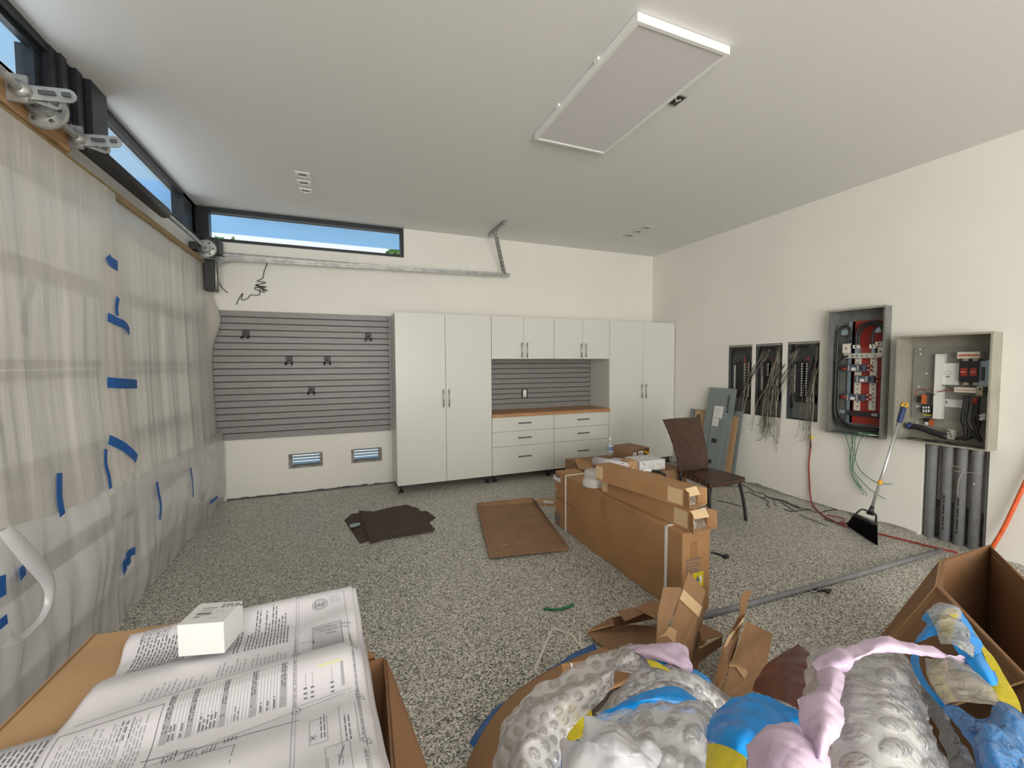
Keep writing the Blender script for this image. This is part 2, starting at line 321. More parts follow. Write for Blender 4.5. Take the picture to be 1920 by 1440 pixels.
def text_verts(body, size, align='LEFT', bold=0.0):
    cu = bpy.data.curves.new('t', 'FONT'); cu.body = body; cu.size = size; cu.align_x = align; cu.resolution_u = 1; cu.offset = bold
    o = bpy.data.objects.new('t', cu); COL.objects.link(o); dg = bpy.context.evaluated_depsgraph_get(); me = bpy.data.meshes.new_from_object(o.evaluated_get(dg))
    vs = [v.co.copy() for v in me.vertices]; fs = [list(p.vertices) for p in me.polygons]
    bpy.data.objects.remove(o); bpy.data.curves.remove(cu); bpy.data.meshes.remove(me); return vs, fs
def text_on(mb, body, size, org, ex, ey, mat, align='LEFT', bold=0.0):
    vs, fs = text_verts(body, size, align, bold); org = V(org); ex = V(ex).normalized(); ey = V(ey).normalized()
    mb.add([org+ex*v.x+ey*v.y for v in vs], fs, mat)
def wall_mesh(name, axis, c, a0, a1, z0, z1, holes, thick, mat):
    """flat wall with real openings; axis 'x': plane x=c running along y; 'y': plane y=c running along x. thick is signed away from the room"""
    A = sorted(set([a0, a1]+[h[0] for h in holes]+[h[1] for h in holes])); Z = sorted(set([z0, z1]+[h[2] for h in holes]+[h[3] for h in holes]))
    A = [a for a in A if a0-1e-6 <= a <= a1+1e-6]; Z = [z for z in Z if z0-1e-6 <= z <= z1+1e-6]
    bm = bmesh.new(); vd = {}
    def vert(i, j, k):
        if (i, j, k) not in vd:
            d = c+(thick if k else 0); vd[(i, j, k)] = bm.verts.new((d, A[i], Z[j]) if axis == 'x' else (A[i], d, Z[j]))
        return vd[(i, j, k)]
    def hole(i, j):
        if i < 0 or j < 0 or i >= len(A)-1 or j >= len(Z)-1: return True
        am = (A[i]+A[i+1])/2; zm = (Z[j]+Z[j+1])/2
        return any(h[0] < am < h[1] and h[2] < zm < h[3] for h in holes)
    for i in range(len(A)-1):
        for j in range(len(Z)-1):
            if hole(i, j): continue
            for k in (0, 1): bm.faces.new([vert(i, j, k), vert(i+1, j, k), vert(i+1, j+1, k), vert(i, j+1, k)])
            for (di, dj, e) in ((-1, 0, ((0, 0), (0, 1))), (1, 0, ((1, 0), (1, 1))), (0, -1, ((0, 0), (1, 0))), (0, 1, ((0, 1), (1, 1)))):
                if hole(i+di, j+dj):
                    p, q = (i+e[0][0], j+e[0][1]), (i+e[1][0], j+e[1][1])
                    bm.faces.new([vert(*p, 0), vert(*q, 0), vert(*q, 1), vert(*p, 1)])
    bmesh.ops.recalc_face_normals(bm, faces=bm.faces)
    me = bpy.data.meshes.new(name); bm.to_mesh(me); bm.free(); me.materials.append(mat)
    o = bpy.data.objects.new(name, me); COL.objects.link(o); o['kind'] = 'structure'; return o
def creases(p, freq, seed, amp):
    rnd = random.Random(seed*13+5); d = 0.0
    for k in range(7):
        dr = V((rnd.gauss(0, 1), rnd.gauss(0, 1), rnd.gauss(0, 0.5))).normalized(); f = freq*(0.5+0.35*k); ph = rnd.uniform(0, 1)
        t = (p.dot(dr)*f*0.5+ph+0.5*noise.noise(p*freq*0.35+V((k, seed, 0)))) % 1.0
        d += (abs(t-0.5)*4-1)*amp/(1+0.55*k)*(0.5+max(0.0, 0.8*noise.noise(p*freq*0.5+V((seed, k*2.7, 3)))+0.4))
    return d
def catmull(P, t):
    n = len(P)-1; i = min(int(t*n), n-1); f = t*n-i
    p0 = P[max(i-1, 0)]; p1 = P[i]; p2 = P[i+1]; p3 = P[min(i+2, n)]
    return 0.5*((2*p1)+(p2-p0)*f+(2*p0-5*p1+4*p2-p3)*f*f+(3*p1-p0-3*p2+p3)*f**3)
def smooth_path(P, n):
    P = [V(p) for p in P]; return [catmull(P, i/n) for i in range(n+1)]
def sheet(mb, rows, nu, nv, mat, crumple=0.01, freq=7.0, seed=0, bubbles=0.0, bub_r=0.02):
    """rows: grid of 3-D control points; smooth surface with crumples and optional bubbles"""
    G = [[V(p) for p in r] for r in rows]; L1 = sum((G[i+1][0]-G[i][0]).length for i in range(len(G)-1)); L2 = sum((G[0][i+1]-G[0][i]).length for i in range(len(G[0])-1))
    P = [[None]*(nv+1) for _ in range(nu+1)]
    for i in range(nu+1):
        line = [catmull([G[k][c] for k in range(len(G))], i/nu) for c in range(len(G[0]))]
        for j in range(nv+1): P[i][j] = catmull(line, j/nv)
    Q = []
    for i in range(nu+1):
        for j in range(nv+1):
            a = P[min(i+1, nu)][j]-P[max(i-1, 0)][j]; b = P[i][min(j+1, nv)]-P[i][max(j-1, 0)]; n = a.cross(b)
            n = n.normalized() if n.length > 1e-9 else V((0, 0, 1))
            p = P[i][j]; q = p*freq+V((seed*3.1, seed*1.7, seed))
            d = creases(P[i][j], freq, seed, crumple*0.75)
            d += crumple*0.7*noise.noise(q*0.5)+crumple*0.22*(1-2*abs(noise.noise(q*2.3+V((5, 2, 1)))))
            mk = 0.0
            if bubbles:
                s = i/nu*L1; t = j/nv*L2; pitch = bub_r*2.9; r_ = round(t/(pitch*0.866)); off = 0.5*pitch if r_ % 2 else 0
                cx = round((s-off)/pitch)*pitch+off; dd = ((s-cx)**2+(t-r_*pitch*0.866)**2)/(bub_r**2)
                if dd < 1.25: mk = min(1.0, max(0.0, (1.25-dd)/0.4))
                if dd < 1: d += (1 if n.z > 0 else -1)*bubbles*(1-dd)**0.5
            mb.att.append(mk)
            Q.append(p+n*d)
    fs = [(i*(nv+1)+j, (i+1)*(nv+1)+j, (i+1)*(nv+1)+j+1, i*(nv+1)+j+1) for i in range(nu) for j in range(nv)]
    mb.add(Q, fs, mat, True); return mb
# ------------------------------------------------------------------ the room
XL, XR, YB, ZC, YF = -1.375, 4.61, 5.43, 3.17, -4.5
XH = -1.29
fl = MB().box(-3.0, XR+0.3, YF-0.3, YB+0.3, -0.12, 0.0, m_floor).build('floor', kind='structure')
sbox('ceiling', XL-0.12, XR+0.3, YF-0.2, YB+0.2, ZC, ZC+0.12, m_ceil)
wall_mesh('wall_back', 'y', YB, XL-0.12, XR+0.3, 0, ZC, [(-1.375, 0.755, 2.815, ZC), (-0.586, -0.226, 0.292, 0.462), (0.09, 0.446, 0.292, 0.464)], 0.18, m_wall)
HR = [(3.65, 3.98, 0.862, 1.711), (3.27, 3.60, 0.862, 1.713), (2.872, 3.21, 0.866, 1.716), (2.262, 2.735, 0.79, 2.0), (1.565, 2.15, 0.82, 1.715), (1.60, 2.0, 0.0, 0.82)]
wall_mesh('wall_right', 'x', XR, YF, YB, 0, ZC, HR, 0.22, m_wall)
sbox('wall_right_core', XR+0.22, XR+0.26, YF, YB, 0, ZC, m_conc)
# left wall: header under the strip windows, jamb at the far corner
wall_mesh('wall_left', 'x', XH, YF, YB, 0, 2.77, [(-0.6, 5.30, 0.0, 2.46)], -0.16, m_wall)
wall_mesh('wall_front', 'y', YF, XL-0.12, XR+0.3, 0, ZC, [(-1.1, 3.9, 0.12, 2.78)], -0.15, m_wall)
# raw gap along the floor of the back wall and right wall
mb = MB()
for i in range(26):
    a = -1.2+i*0.07; h = 0.012+0.012*random.random(); mb.box(a, a+0.07, YB-0.008, YB+0.005, 0.0, h, m_edark)
mb.build('trim_1', kind='structure')
mb = MB(); prev = None; N_ = 60
for i in range(N_+1):
    y = 4.9-i*(4.9-2.02)/N_; h = 0.012+0.022*abs(noise.noise(V((y*3, 1, 2))))+0.035*max(0, 1-abs(y-3.55)/0.35)*(0.8+noise.noise(V((y*5, 0, 0)))); dpt = 0.006+0.02*abs(noise.noise(V((y*4, 3, 2))))
    cur = (y, h, dpt)
    if prev:
        (a, ha, da), (b, hb, db) = prev, cur
        mb.hexa([(XR-da, b, 0), (XR+.01, b, 0), (XR+.01, a, 0), (XR-da, a, 0), (XR-db*0.15, b, hb), (XR+.01, b, hb), (XR+.01, a, ha), (XR-da*0.15, a, ha)], m_conc)
    prev = cur
mb.build('trim_2', kind='structure')
# ------------------------------------------------------------------ strip windows
def window(name, frames, glass, plane, c):
    m = MB()
    for (a0, a1, z0, z1, d0, d1) in frames:
        if plane == 'x': m.box(c-d0, c-d1, a0, a1, z0, z1, m_dark)
        else: m.box(a0, a1, c+d0, c+d1, z0, z1, m_dark)
    w_ = m.build(name, kind='structure', org=(0, 0, 0)); ORG[name] = V((0, 0, 0))
    for (a0, a1, z0, z1, d) in glass:
        g = MB()
        if plane == 'x': g.box(c-d, c-d-0.006, a0, a1, z0, z1, m_glass)
        else: g.box(a0, a1, c+d, c+d+0.006, z0, z1, m_glass)
        g.build('window_pane', parent=w_)
    return w_
zs = 2.79
window('window_1', [(-1.375, 0.755, 3.125, ZC, -0.005, 0.09), (-1.375, 0.755, 2.815, 2.848, -0.005, 0.09), (-1.375, -1.265, 2.848, 3.125, -0.01, 0.09), (0.712, 0.755, 2.848, 3.125, -0.005, 0.09), (-1.265, 0.712, 3.108, 3.116, 0.03, 0.05)], [(-1.265, 0.712, 2.848, 3.125, 0.05)], 'y', YB)
window('window_2', [(3.47, 5.43, 3.132, ZC, -0.0, 0.06), (3.47, 5.43, 2.77, zs+0.03, 0.0, 0.10), (5.05, 5.12, zs, ZC, 0.0, 0.1), (5.12, 5.43, zs, ZC, 0.0, 0.1), (5.3, 5.36, zs, ZC, 0.0, 0.1), (3.47, 3.50, zs, ZC, 0.02, 0.1), (3.47, 5.05, 3.10, 3.105, 0.035, 0.045)], [(3.50, 5.05, 2.8, 3.132, 0.048)], 'x', XL)
window('window_3', [(-0.8, 3.02, 3.125, ZC, -0.0, 0.06), (-0.8, 3.02, 3.10, 3.125, 0.025, 0.06), (-0.8, 3.02, 2.77, zs+0.03, 0.0, 0.10), (2.955, 3.02, zs, 3.115, 0.03, 0.1)], [(-0.8, 2.955, 2.8, 3.10, 0.048)], 'x', XL)
mb = MB(); mb.box(XL-0.1, XL+0.005, 3.02, 3.47, 2.77, ZC, m_dark); mb.box(XL-0.08, XL+0.03, 3.20, 3.26, 2.77, ZC, m_dark); mb.box(XL-0.08, XL+0.055, 3.29, 3.47, 2.77, ZC-0.002, m_dark); mb.box(XL-0.08, XL+0.02, 3.08, 3.13, 2.77, ZC, m_dark)
mb.build('trim_3', kind='structure')
sbox('trim_4', XL-0.12, XL, YF, YB, 2.75, ZC, m_wall) if False else None
mb = MB(); mb.box(XL-0.12, XH, -0.8, 5.43, 2.755, 2.772, m_wall); mb.build('trim_5', kind='structure')
sbox('wall_left_upper', XL-0.12, XL, YF, -0.8, 2.75, ZC, m_wall)
# eaves outside, trees
mb = MB(); mb.box(-2.0, XR, YB+0.22, 6.80, 3.26, 3.45, m_soffit); mb.build('exterior_eave', kind='structure')
def tree(x, y, zc, r, label):
    t = empty('tree', (x, y, 0), label, 'tree'); MB().tube([(x, y, 0), (x+0.05, y, zc*0.5), (x, y, zc)], [0.14, 0.1, 0.06], m_lum, 8).build('trunk', t)
    m = MB()
    for k in range(420):
        d = V((random.gauss(0, 1), random.gauss(0, 1), random.gauss(0, 1))).normalized()*r*(0.5+0.5*random.random()); d.z *= 0.7
        p = V((x, y, zc))+d; a = V((random.uniform(-1, 1), random.uniform(-1, 1), random.uniform(-1, 1))).normalized()*0.16; b = a.orthogonal().normalized()*0.09
        m.quad(p-a, p-b, p+a, p+b, m_leaf)
    m.build('foliage', t)
tree(-3.3, 14.0, 4.3, 1.1, 'light green tree behind left end of the far strip window')
tree(2.35, 15.0, 5.0, 0.9, 'yellow green tree behind right end of the far strip window')
# ------------------------------------------------------------------ lighting fixture and ceiling details
t = empty('ceiling_light', (1.643, 2.285, ZC), 'large rectangular flat panel ceiling light with white frame, switched off', 'ceiling light')
x0, x1, y0, y1, zb = 1.345, 1.945, 1.71, 2.865, ZC-0.045
m = MB(); fw = 0.022
for b in ((x0, x1, y0, y0+fw), (x0, x1, y1-fw, y1), (x0, x0+fw, y0+fw, y1-fw), (x1-fw, x1, y0+fw, y1-fw)): m.box(*b, zb, ZC-0.002, m_white)
m.build('frame', t, bevel=0.002); MB().box(x0+fw, x1-fw, y0+fw, y1-fw, zb+0.006, zb+0.014, m_lens).build('diffuser', t)
for yy in (2.05, 2.5): MB().box(x0-0.012, x0, yy-0.02, yy+0.02, ZC-0.02, ZC-0.001, m_white).build('mounting_clip', t)
t = empty('ceiling_junction_box', (2.01, 2.17, ZC), 'open electrical box in the ceiling beside the panel light', 'junction box')
m = MB(); 
for b in ((1.965, 2.055, 2.12, 2.128), (1.965, 2.055, 2.215, 2.225), (1.965, 1.973, 2.128, 2.215), (2.047, 2.055, 2.128, 2.215)): m.box(*b, ZC-0.008, ZC, m_galv)
m.build('rim', t); MB().box(1.973, 2.047, 2.128, 2.215, ZC-0.004, ZC-0.001, m_black).build('opening', t)
MB().tube([(1.98, 2.14, ZC-.005), (2.01, 2.17, ZC-.012), (2.03, 2.15, ZC-.01), (2.03, 2.2, ZC-.004)], 0.004, m_cream, 5).build('wire', t)
def downlight(c, label, rim, slot, grp):
    t = empty('ceiling_downlight', (c[0], c[1], ZC), label, 'recessed ceiling light', grp); s = 0.058; i = 0.032; z = ZC-0.008; m = MB()
    for (ax, bx, ay, by) in ((-s, s, -s*0.95, -i*0.9), (-s, s, i*0.9, s*0.95), (-s, -i, -i*0.9, i*0.9), (i, s, -i*0.9, i*0.9)): m.box(c[0]+ax, c[0]+bx, c[1]+ay, c[1]+by, z, ZC-0.0005, rim)
    m.build('trim_ring', t, bevel=0.002); MB().box(c[0]-i, c[0]+i, c[1]-i*0.9, c[1]+i*0.9, ZC-0.003, ZC-0.0006, slot).build('lens', t)
m_slot = M('downlight_slot', (0.18, 0.18, 0.18), 0.4); m_ctrim = M('ceiling_trim_paint', (0.60, 0.59, 0.565), 0.7); m_cslot = M('ceiling_slot', (0.30, 0.29, 0.27), 0.6)
for y, l in ((4.22, 'nearest of three square white recessed lights in a row near the strip windows'), (4.40, 'middle of three square white recessed lights in a row near the strip windows'), (4.59, 'farthest of three square white recessed lights, closest to the far window wall')): downlight((-0.277, y), l, m_white, m_slot, 'square recessed lights by the windows')
for y, l in ((4.30, 'nearest of three faint recessed lights near the far right ceiling corner'), (4.47, 'middle of three faint recessed lights near the far right ceiling corner'), (4.64, 'farthest of three faint recessed lights near the far right ceiling corner')): downlight((3.55, y), l, m_ctrim, m_cslot, 'recessed lights by the far right corner')
# ------------------------------------------------------------------ garage door behind the sheeting
t = empty('garage_door', (-1.40, 2.35, 0), 'sectional garage door with frosted panels behind the plastic sheeting', 'garage door')
for k in range(5):
    z0 = 0.01+k*0.49; z1 = z0+0.485
    m = MB(); m.box(-1.42, -1.385, -0.59, 5.29, z0, z0+0.045, m_edark); m.box(-1.42, -1.385, -0.59, 5.29, z1-0.045, z1, m_edark)
    for yy in (-0.59, 0.84, 2.3, 3.76, 5.24): m.box(-1.42, -1.385, yy, yy+0.05, z0+0.045, z1-0.045, m_galv)
    s_ = m.build('door_section', t)
    MB().box(-1.408, -1.400, -0.54, 5.24, z0+0.045, z1-0.045, m_frost).build('frosted_pane', s_)
# lumber header
t = empty('lumber_header', (-1.25, 1.1, 2.52), 'rough reddish lumber blocking on the header above the plastic sheeting', 'lumber')
MB().box(-1.289, -1.235, -0.6, 2.62, 2.556, 2.66, m_lum).build('board', t)
MB().box(-1.289, -1.225, 2.62, 2.825, 2.556, 2.69, m_lum).build('board', t)
tag(MB().box(-1.289, -1.245, -0.6, 3.10, 2.515, 2.555, m_lum2).build('batten'), 'thin wooden batten holding the sheeting, nearer length under the rough blocking', 'batten', 'battens along the sheeting top')
tag(MB().box(-1.289, -1.245, 3.105, 5.2, 2.512, 2.555, m_lum2).build('batten'), 'thin wooden batten holding the sheeting, farther length under the black spring', 'batten', 'battens along the sheeting top')
# torsion shaft, spring, drums, brackets
XS = -1.19; ZS = 2.628
t = empty('torsion_spring_assembly', (XS, 3.0, ZS), 'garage door torsion shaft with black covered spring, drums and slotted brackets', 'torsion spring')
MB().cyl((XS, 1.2, ZS), (XS, 5.12, ZS), 0.014, m_galv, 14).build('shaft', t)
m = MB(); m.tube([(XS, 2.88, ZS), (XS, 3.92, ZS), (XS, 3.955, ZS)], [0.043, 0.043, 0.03], m_black, 18); m.build('spring', t)
def drum(y, s=1.0):
    m = MB(); m.lathe((XS, y, ZS), [(0.016, -0.055*s), (0.042, -0.055*s), (0.046, -0.012*s), (0.080, -0.010*s), (0.086, -0.002*s), (0.086, 0.006*s), (0.080, 0.012*s), (0.070, 0.006*s), (0.034, 0.006*s), (0.030, 0.024*s), (0.016, 0.026*s)], m_galv, 'Y', 28); m.sm = [False]*len(m.sm)
    for k in range(6):
        a_ = k*PI/3; c_ = V((XS+0.058*math.cos(a_), y-0.0125*s, ZS+0.058*math.sin(a_))); m.cyl(c_, c_+V((0, 0.0015, 0)), 0.009, m_edark, 10)
    m.build('cable_drum', t)
drum(2.55, 0.9); drum(4.98, 0.95)
def bracket(y, par=None):
    m = MB()
    # stadium plate across the shaft: slotted arms reaching into the room
    def arm(dx, dz, yy, L, wd):
        d = V((dx, 0, dz)).normalized(); n = V((-d.z, 0, d.x)); c = V((XS, yy, ZS))
        out = [c+n*wd, c-n*wd]+[c+d*(L-wd)+(n*math.sin(a)+d*math.cos(a))*wd for a in [-PI/2+k*PI/8 for k in range(9)]]
        m.slab([out[i] for i in range(len(out))], 0.006, m_galv)
        for a0, a1 in ((0.30, 0.62), (0.74, 0.90)):
            q = [c+d*(L*a0)+n*0.008, c+d*(L*a1)+n*0.008, c+d*(L*a1)-n*0.008, c+d*(L*a0)-n*0.008]
            m.slab([p+V((0, -0.0075, 0)) for p in q], 0.004, m_edark); 
    arm(1, 0.1, y, 0.17, 0.028); arm(1, -0.25, y+0.012, 0.12, 0.022)
    m.box(-1.262, XS+0.02, y-0.012, y, ZS-0.05, ZS+0.06, m_galv); m.box(-1.262, -1.256, y-0.05, y+0.04, ZS-0.09, ZS+0.09, m_galv)
    m.cyl((XS, y-0.03, ZS), (XS, y+0.03, ZS), 0.032, m_galv, 16)
    m.build('slotted_bracket', t)
bracket(2.42); bracket(2.82)
MB().box(-1.28, -1.18, 5.0, 5.03, 2.54, 2.68, m_galv).build('end_bracket', t); MB().box(-1.275, -1.21, 4.78, 4.88, 2.57, 2.64, m_black).build('end_block', t)
# opener on the shaft's far end
t = empty('door_opener', (-1.12, 5.2, 2.25), 'black wall mounted garage door opener at the shaft end above the sheeting corner', 'door opener')
MB().box(-1.24, -1.115, 5.10, 5.30, 2.625, 2.775, m_black).build('housing', t, bevel=0.012)
MB().box(-1.26, -1.165, 5.12, 5.28, 2.25, 2.56, m_black).build('lower_housing', t, bevel=0.012)
MB().tube([(-1.155, 5.13, 2.56), (-1.15, 5.12, 2.4), (-1.155, 5.13, 2.28), (-1.175, 5.16, 2.245)], 0.009, m_galv, 8).build('side_rail', t)
MB().box(-1.19, -1.125, 5.085, 5.099, 2.64, 2.70, m_edark).build('face_plate', t)
# horizontal track
t = empty('door_track', (0.5, 5.25, 2.6), 'galvanised garage door track bending down at left and hung from the ceiling', 'garage door track')
arc = [(-1.245, 5.25, 2.30), (-1.235, 5.25, 2.42)]+[(-1.235+0.24*(1-math.cos(a)), 5.25, 2.42+0.19*math.sin(a)) for a in [k*PI/16 for k in range(1, 9)]]+[(2.093, 5.25, 2.664)]
m = MB()
def ribbon(m, path, hz, y0, y1, mat):
    path = [V(p) for p in path]
    for i in range(len(path)-1):
        a, b = path[i], path[i+1]; d = (b-a).normalized(); n = V((-d.z, 0, d.x))*hz
        m.hexa([a-n+V((0, y0, 0)), b-n+V((0, y0, 0)), b-n+V((0, y1, 0)), a-n+V((0, y1, 0)), a+n+V((0, y0, 0)), b+n+V((0, y0, 0)), b+n+V((0, y1, 0)), a+n+V((0, y1, 0))], mat)
ribbon(m, arc, 0.024, -0.01, 0.01, m_galv); ribbon(m, [p for p in arc], 0.007, -0.03, -0.01, m_galv)
m.build('curved_rail', t)
m = MB(); m.box(-1.2, 1.9, 5.262, 5.30, 2.665, 2.672, m_galv); m.box(-1.27, -0.95, 5.27, 5.28, 2.60, 2.66, m_galv)
for k in range(6): m.box(-1.2+k*0.04, -1.18+k*0.04, 5.262, 5.271, 2.62, 2.632, m_edark)
m.build('angle_bar', t)
m = MB(); m.box(1.80, 1.83, 4.70, 5.25, 3.13, 3.168, m_galv); m.box(1.80, 1.86, 4.70, 5.25, 3.163, 3.168, m_galv); m.build('ceiling_angle', t)
for (xa, ya, xb, yb) in ((1.815, 5.0, 2.045, 5.262), (1.835, 5.1, 2.03, 5.275)):
    m = MB(); m.slab([(xa-0.018, ya, 3.14), (xa+0.018, ya, 3.14), (xb+0.018, yb, 2.64), (xb-0.018, yb, 2.64)], 0.004, m_galv)
    for k in range(11):
        f = 0.06+k*0.085; c = V((xa, ya, 3.14)).lerp(V((xb, yb, 2.64)), f); m.box(c.x-0.006, c.x+0.006, c.y-0.006, c.y-0.003, c.z-0.012, c.z+0.012, m_edark)
    m.build('hanger_strap', t)
# scribbled low voltage wire on the back wall
def pathpx(f, pts): return [f(*p) for p in pts]
P = pathpx(lambda u, v: at_y(5.415, u, v), [(492, 497), (495, 510), (492, 522), (482, 527), (498, 530), (478, 535), (500, 538), (476, 540), (497, 548), (480, 533), (502, 546), (488, 541), (486, 553), (470, 553), (464, 560), (453, 562), (455, 550), (448, 560), (443, 571)])
P[0] = V((-0.72, 5.31, 2.60))
tag(MB().tube(smooth_path(P, 90), 0.0045, m_wireb, 5).build('loose_wire'), 'tangled black wire dangling below the garage door track', 'wire')
P = pathpx(lambda u, v: at_y(5.415, u, v), [(411, 530), (418, 541), (427, 549)])
tag(MB().tube(smooth_path(P, 10), 0.004, m_wireb, 5).build('loose_wire'), 'short black wire end poking out beside the door opener', 'wire')
# ------------------------------------------------------------------ plastic sheeting
def fold(y, z, z1, seed, amp):
    h = min(1, (z1-z)/0.9)
    pl = noise.noise(V((y*5.5+seed, z*0.45, seed)))*0.6+noise.noise(V((y*13+seed, z*0.8, seed+4)))*0.30+noise.noise(V((y*30, z*0.9, seed+9)))*0.12*(1-h*0.6)
    return amp*pl*(0.35+0.75*h)
def puff(y, z):
    b = 0.085*math.sin(max(0, min(1, z/0.95))*PI)
    return b*(0.6+0.6*noise.noise(V((y*2.2, z*1.5, 1))))+0.028*abs(noise.noise(V((y*3.1, z*3.3, 6))))+0.03
def hem(y): return 0.93-0.10*abs(math.sin((y-0.3)*1.9))-0.02*(y-2)
SURF = [  # y range, lower edge, upper edge, x of the surface, material
    (0.3, 3.28, hem, 2.523, lambda y, z: -1.228+fold(y, z, 2.523, 3, 0.028)+0.05*max(0, 1.4-z), m_sheet),
    (3.12, 5.37, lambda y: 0.62-0.05*math.sin(y*4), 2.523, lambda y, z: -1.262+fold(y, z, 2.523, 8, 0.028)+0.03*max(0, 1.4-z)+0.09*math.exp(-((y-5.33)/0.09)**2)*(math.exp(-((z-1.97)/0.22)**2)), m_sheet),
    (0.3, 3.02, lambda y: 0.004, 1.0, lambda y, z: -1.275+fold(y, z, 1.0, 15, 0.05)+puff(y, z), m_sheetc),
    (2.95, 5.38, lambda y: 0.004, 0.78, lambda y, z: -1.27+fold(y, z, 0.78, 21, 0.045)+puff(y, z), m_sheetc)]
def surf_x(y, z):
    best = -1.3
    for y0, y1, lo, hi, fn, mt in SURF:
        if y0 <= y <= y1 and lo(y) <= z <= hi: best = max(best, fn(y, z))
    return best
for k, (lab, ny, nz) in enumerate((('hazy upper plastic sheet nearest the camera, overlapping the farther one', 170, 60), ('hazy upper plastic sheet next to the grey slat wall', 130, 60), ('billowing lower plastic sheet taped below the nearest upper sheet', 150, 50), ('bunched lower plastic sheet touching the floor by the slat wall', 140, 40))):
    y0, y1, lo, hi, fn, mt = SURF[k]; m = MB(); vs = []
    for i in range(ny+1):
        y = y0+(y1-y0)*i/ny
        for j in range(nz+1):
            z = hi+(lo(y)-hi)*j/nz; vs.append((max(fn(y, z), -1.345), y, z))
    m.add(vs, [(i*(nz+1)+j, i*(nz+1)+j+1, (i+1)*(nz+1)+j+1, (i+1)*(nz+1)+j) for i in range(ny) for j in range(nz)], mt, True)
    tag(m.build('plastic_sheet'), lab, 'plastic sheet', 'clear plastic sheets over the garage door')
# hanging loop of thick hem at the near end
P = [at_x(-1.10, *p) for p in [(2, 988), (45, 1035), (85, 1085), (88, 1125), (70, 1165), (30, 1202), (4, 1196)]]
P = smooth_path(P, 60); m = MB(); vs = []
for i, p in enumerate(P):
    wd = 0.022+0.012*math.sin(i*0.12)
    d = (P[min(i+1, 60)]-P[max(i-1, 0)]).normalized(); n = V((0, -d.z, d.y))
    for k in range(7):
        a = k/6*PI; vs.append(p+n*wd*math.cos(a)+V((0.02*math.sin(a), 0, 0)))
m.add(vs, [(i*7+k, i*7+k+1, (i+1)*7+k+1, (i+1)*7+k) for i in range(60) for k in range(6)], m_bag, True)
tag(m.build('plastic_hem'), 'pale rolled plastic loop sagging at the left edge of the sheeting', 'plastic loop')
# blue painter's tape
def tape(pts, wd, x, label, n=14, zig=0.0):
    front = x > -1.25; Q = []
    for p in pts:
        q = at_x(x, *p)
        if front:
            for _ in range(6): q = at_x(max(surf_x(q.y, q.z), surf_x(q.y, q.z+0.03), surf_x(q.y+0.02, q.z), surf_x(q.y-0.02, q.z))+0.006, *p)
        Q.append(q)
    n = 5*(len(Q)-1); P = smooth_path(Q, n); m = MB(); vs = []
    for i, p in enumerate(P):
        d = (P[min(i+1, n)]-P[max(i-1, 0)]).normalized(); nn = V((0, -d.z, d.y)); k = zig*math.sin(i*2.1)
        o = V((0, 0, 0)); a = p+nn*(wd/2+k)+o; b = p-nn*(wd/2-k)+o
        if front: a.x = max(a.x, surf_x(a.y, a.z)+0.004); b.x = max(b.x, surf_x(b.y, b.z)+0.004)
        vs += [a, b, b-V((0.0016, 0, 0)), a-V((0.0016, 0, 0))]
    fs = []
    for i in range(n):
        for k in range(4): fs.append((i*4+k, i*4+(k+1) % 4, (i+1)*4+(k+1) % 4, (i+1)*4+k))
    fs += [(0, 1, 2, 3), (n*4+3, n*4+2, n*4+1, n*4)]
    m.add(vs, fs, m_btape); tag(m.build('masking_tape'), label, 'tape', "blue tape strips on the sheeting")
tape([(203, 480), (208, 490), (221, 499)], 0.06, -1.20, 'short blue tape flag highest on the sheet overlap')
tape([(222, 558), (219, 578), (221, 592)], 0.035, -1.20, 'small upright blue tape just above the sloping strip on the overlap')
tape([(203, 594), (218, 602), (235, 610), (243, 622)], 0.05, -1.19, 'sloping blue tape strip below the upright piece on the overlap')
tape([(202, 717), (230, 719), (257, 720)], 0.06, -1.18, 'straight horizontal blue tape strip halfway down the overlap')
tape([(205, 824), (230, 836), (247, 849), (257, 860)], 0.055, -1.16, 'diagonal blue tape strip just above the near hem')
tape([(199, 842), (199, 870), (205, 893), (208, 916)], 0.028, -1.12, 'narrow vertical blue tape on the hem, right of the big near strip')
tape([(112, 887), (112, 915), (113, 938), (118, 966)], 0.04, -1.09, 'large vertical blue tape strip nearest the camera on the hem')
tape([(295, 903), (298, 925), (302, 948), (300, 974)], 0.032, -1.10, 'vertical blue tape strip in the middle of the lower sheets')
tape([(254, 1032), (240, 1040), (243, 1052), (234, 1056), (236, 1072)], 0.045, -1.10, 'crumpled zigzag blue tape low on the sheeting near the floor')
tape([(358, 877), (361, 900), (363, 932)], 0.022, -1.12, 'thin vertical blue tape strip at the far end of the lower sheets')
tape([(395, 942), (408, 932)], 0.03, -1.14, 'tiny slanted blue tape at the foot of the sheeting by the wall corner')
tape([(2, 1080), (2, 1100), (3, 1120)], 0.05, -1.06, 'blue tape piece cut by the left frame edge')
tape([(2, 1160), (4, 1178)], 0.06, -1.06, 'lowest blue tape piece at the left frame edge')
tape([(38, 1078), (48, 1066)], 0.05, -1.11, 'small blue tape triangle inside the sagging plastic loop')
tape([(62, 530), (50, 575), (46, 630)], 0.05, -1.30, 'blurred blue tape seen through the sheeting, leftmost long one')
tape([(160, 555), (160, 605), (160, 675)], 0.026, -1.30, 'blurred straight vertical blue tape seen through the sheeting')
tape([(196, 452), (198, 474)], 0.05, -1.27, 'blurred blue tape patch behind the top of the overlap')
tape([(2, 795), (4, 812)], 0.05, -1.30, 'faint blue tape behind the sheeting at the left frame edge')
tape([(380, 562), (383, 578)], 0.05, -1.28, 'blue tape in the gap at the far end of the upper sheeting')
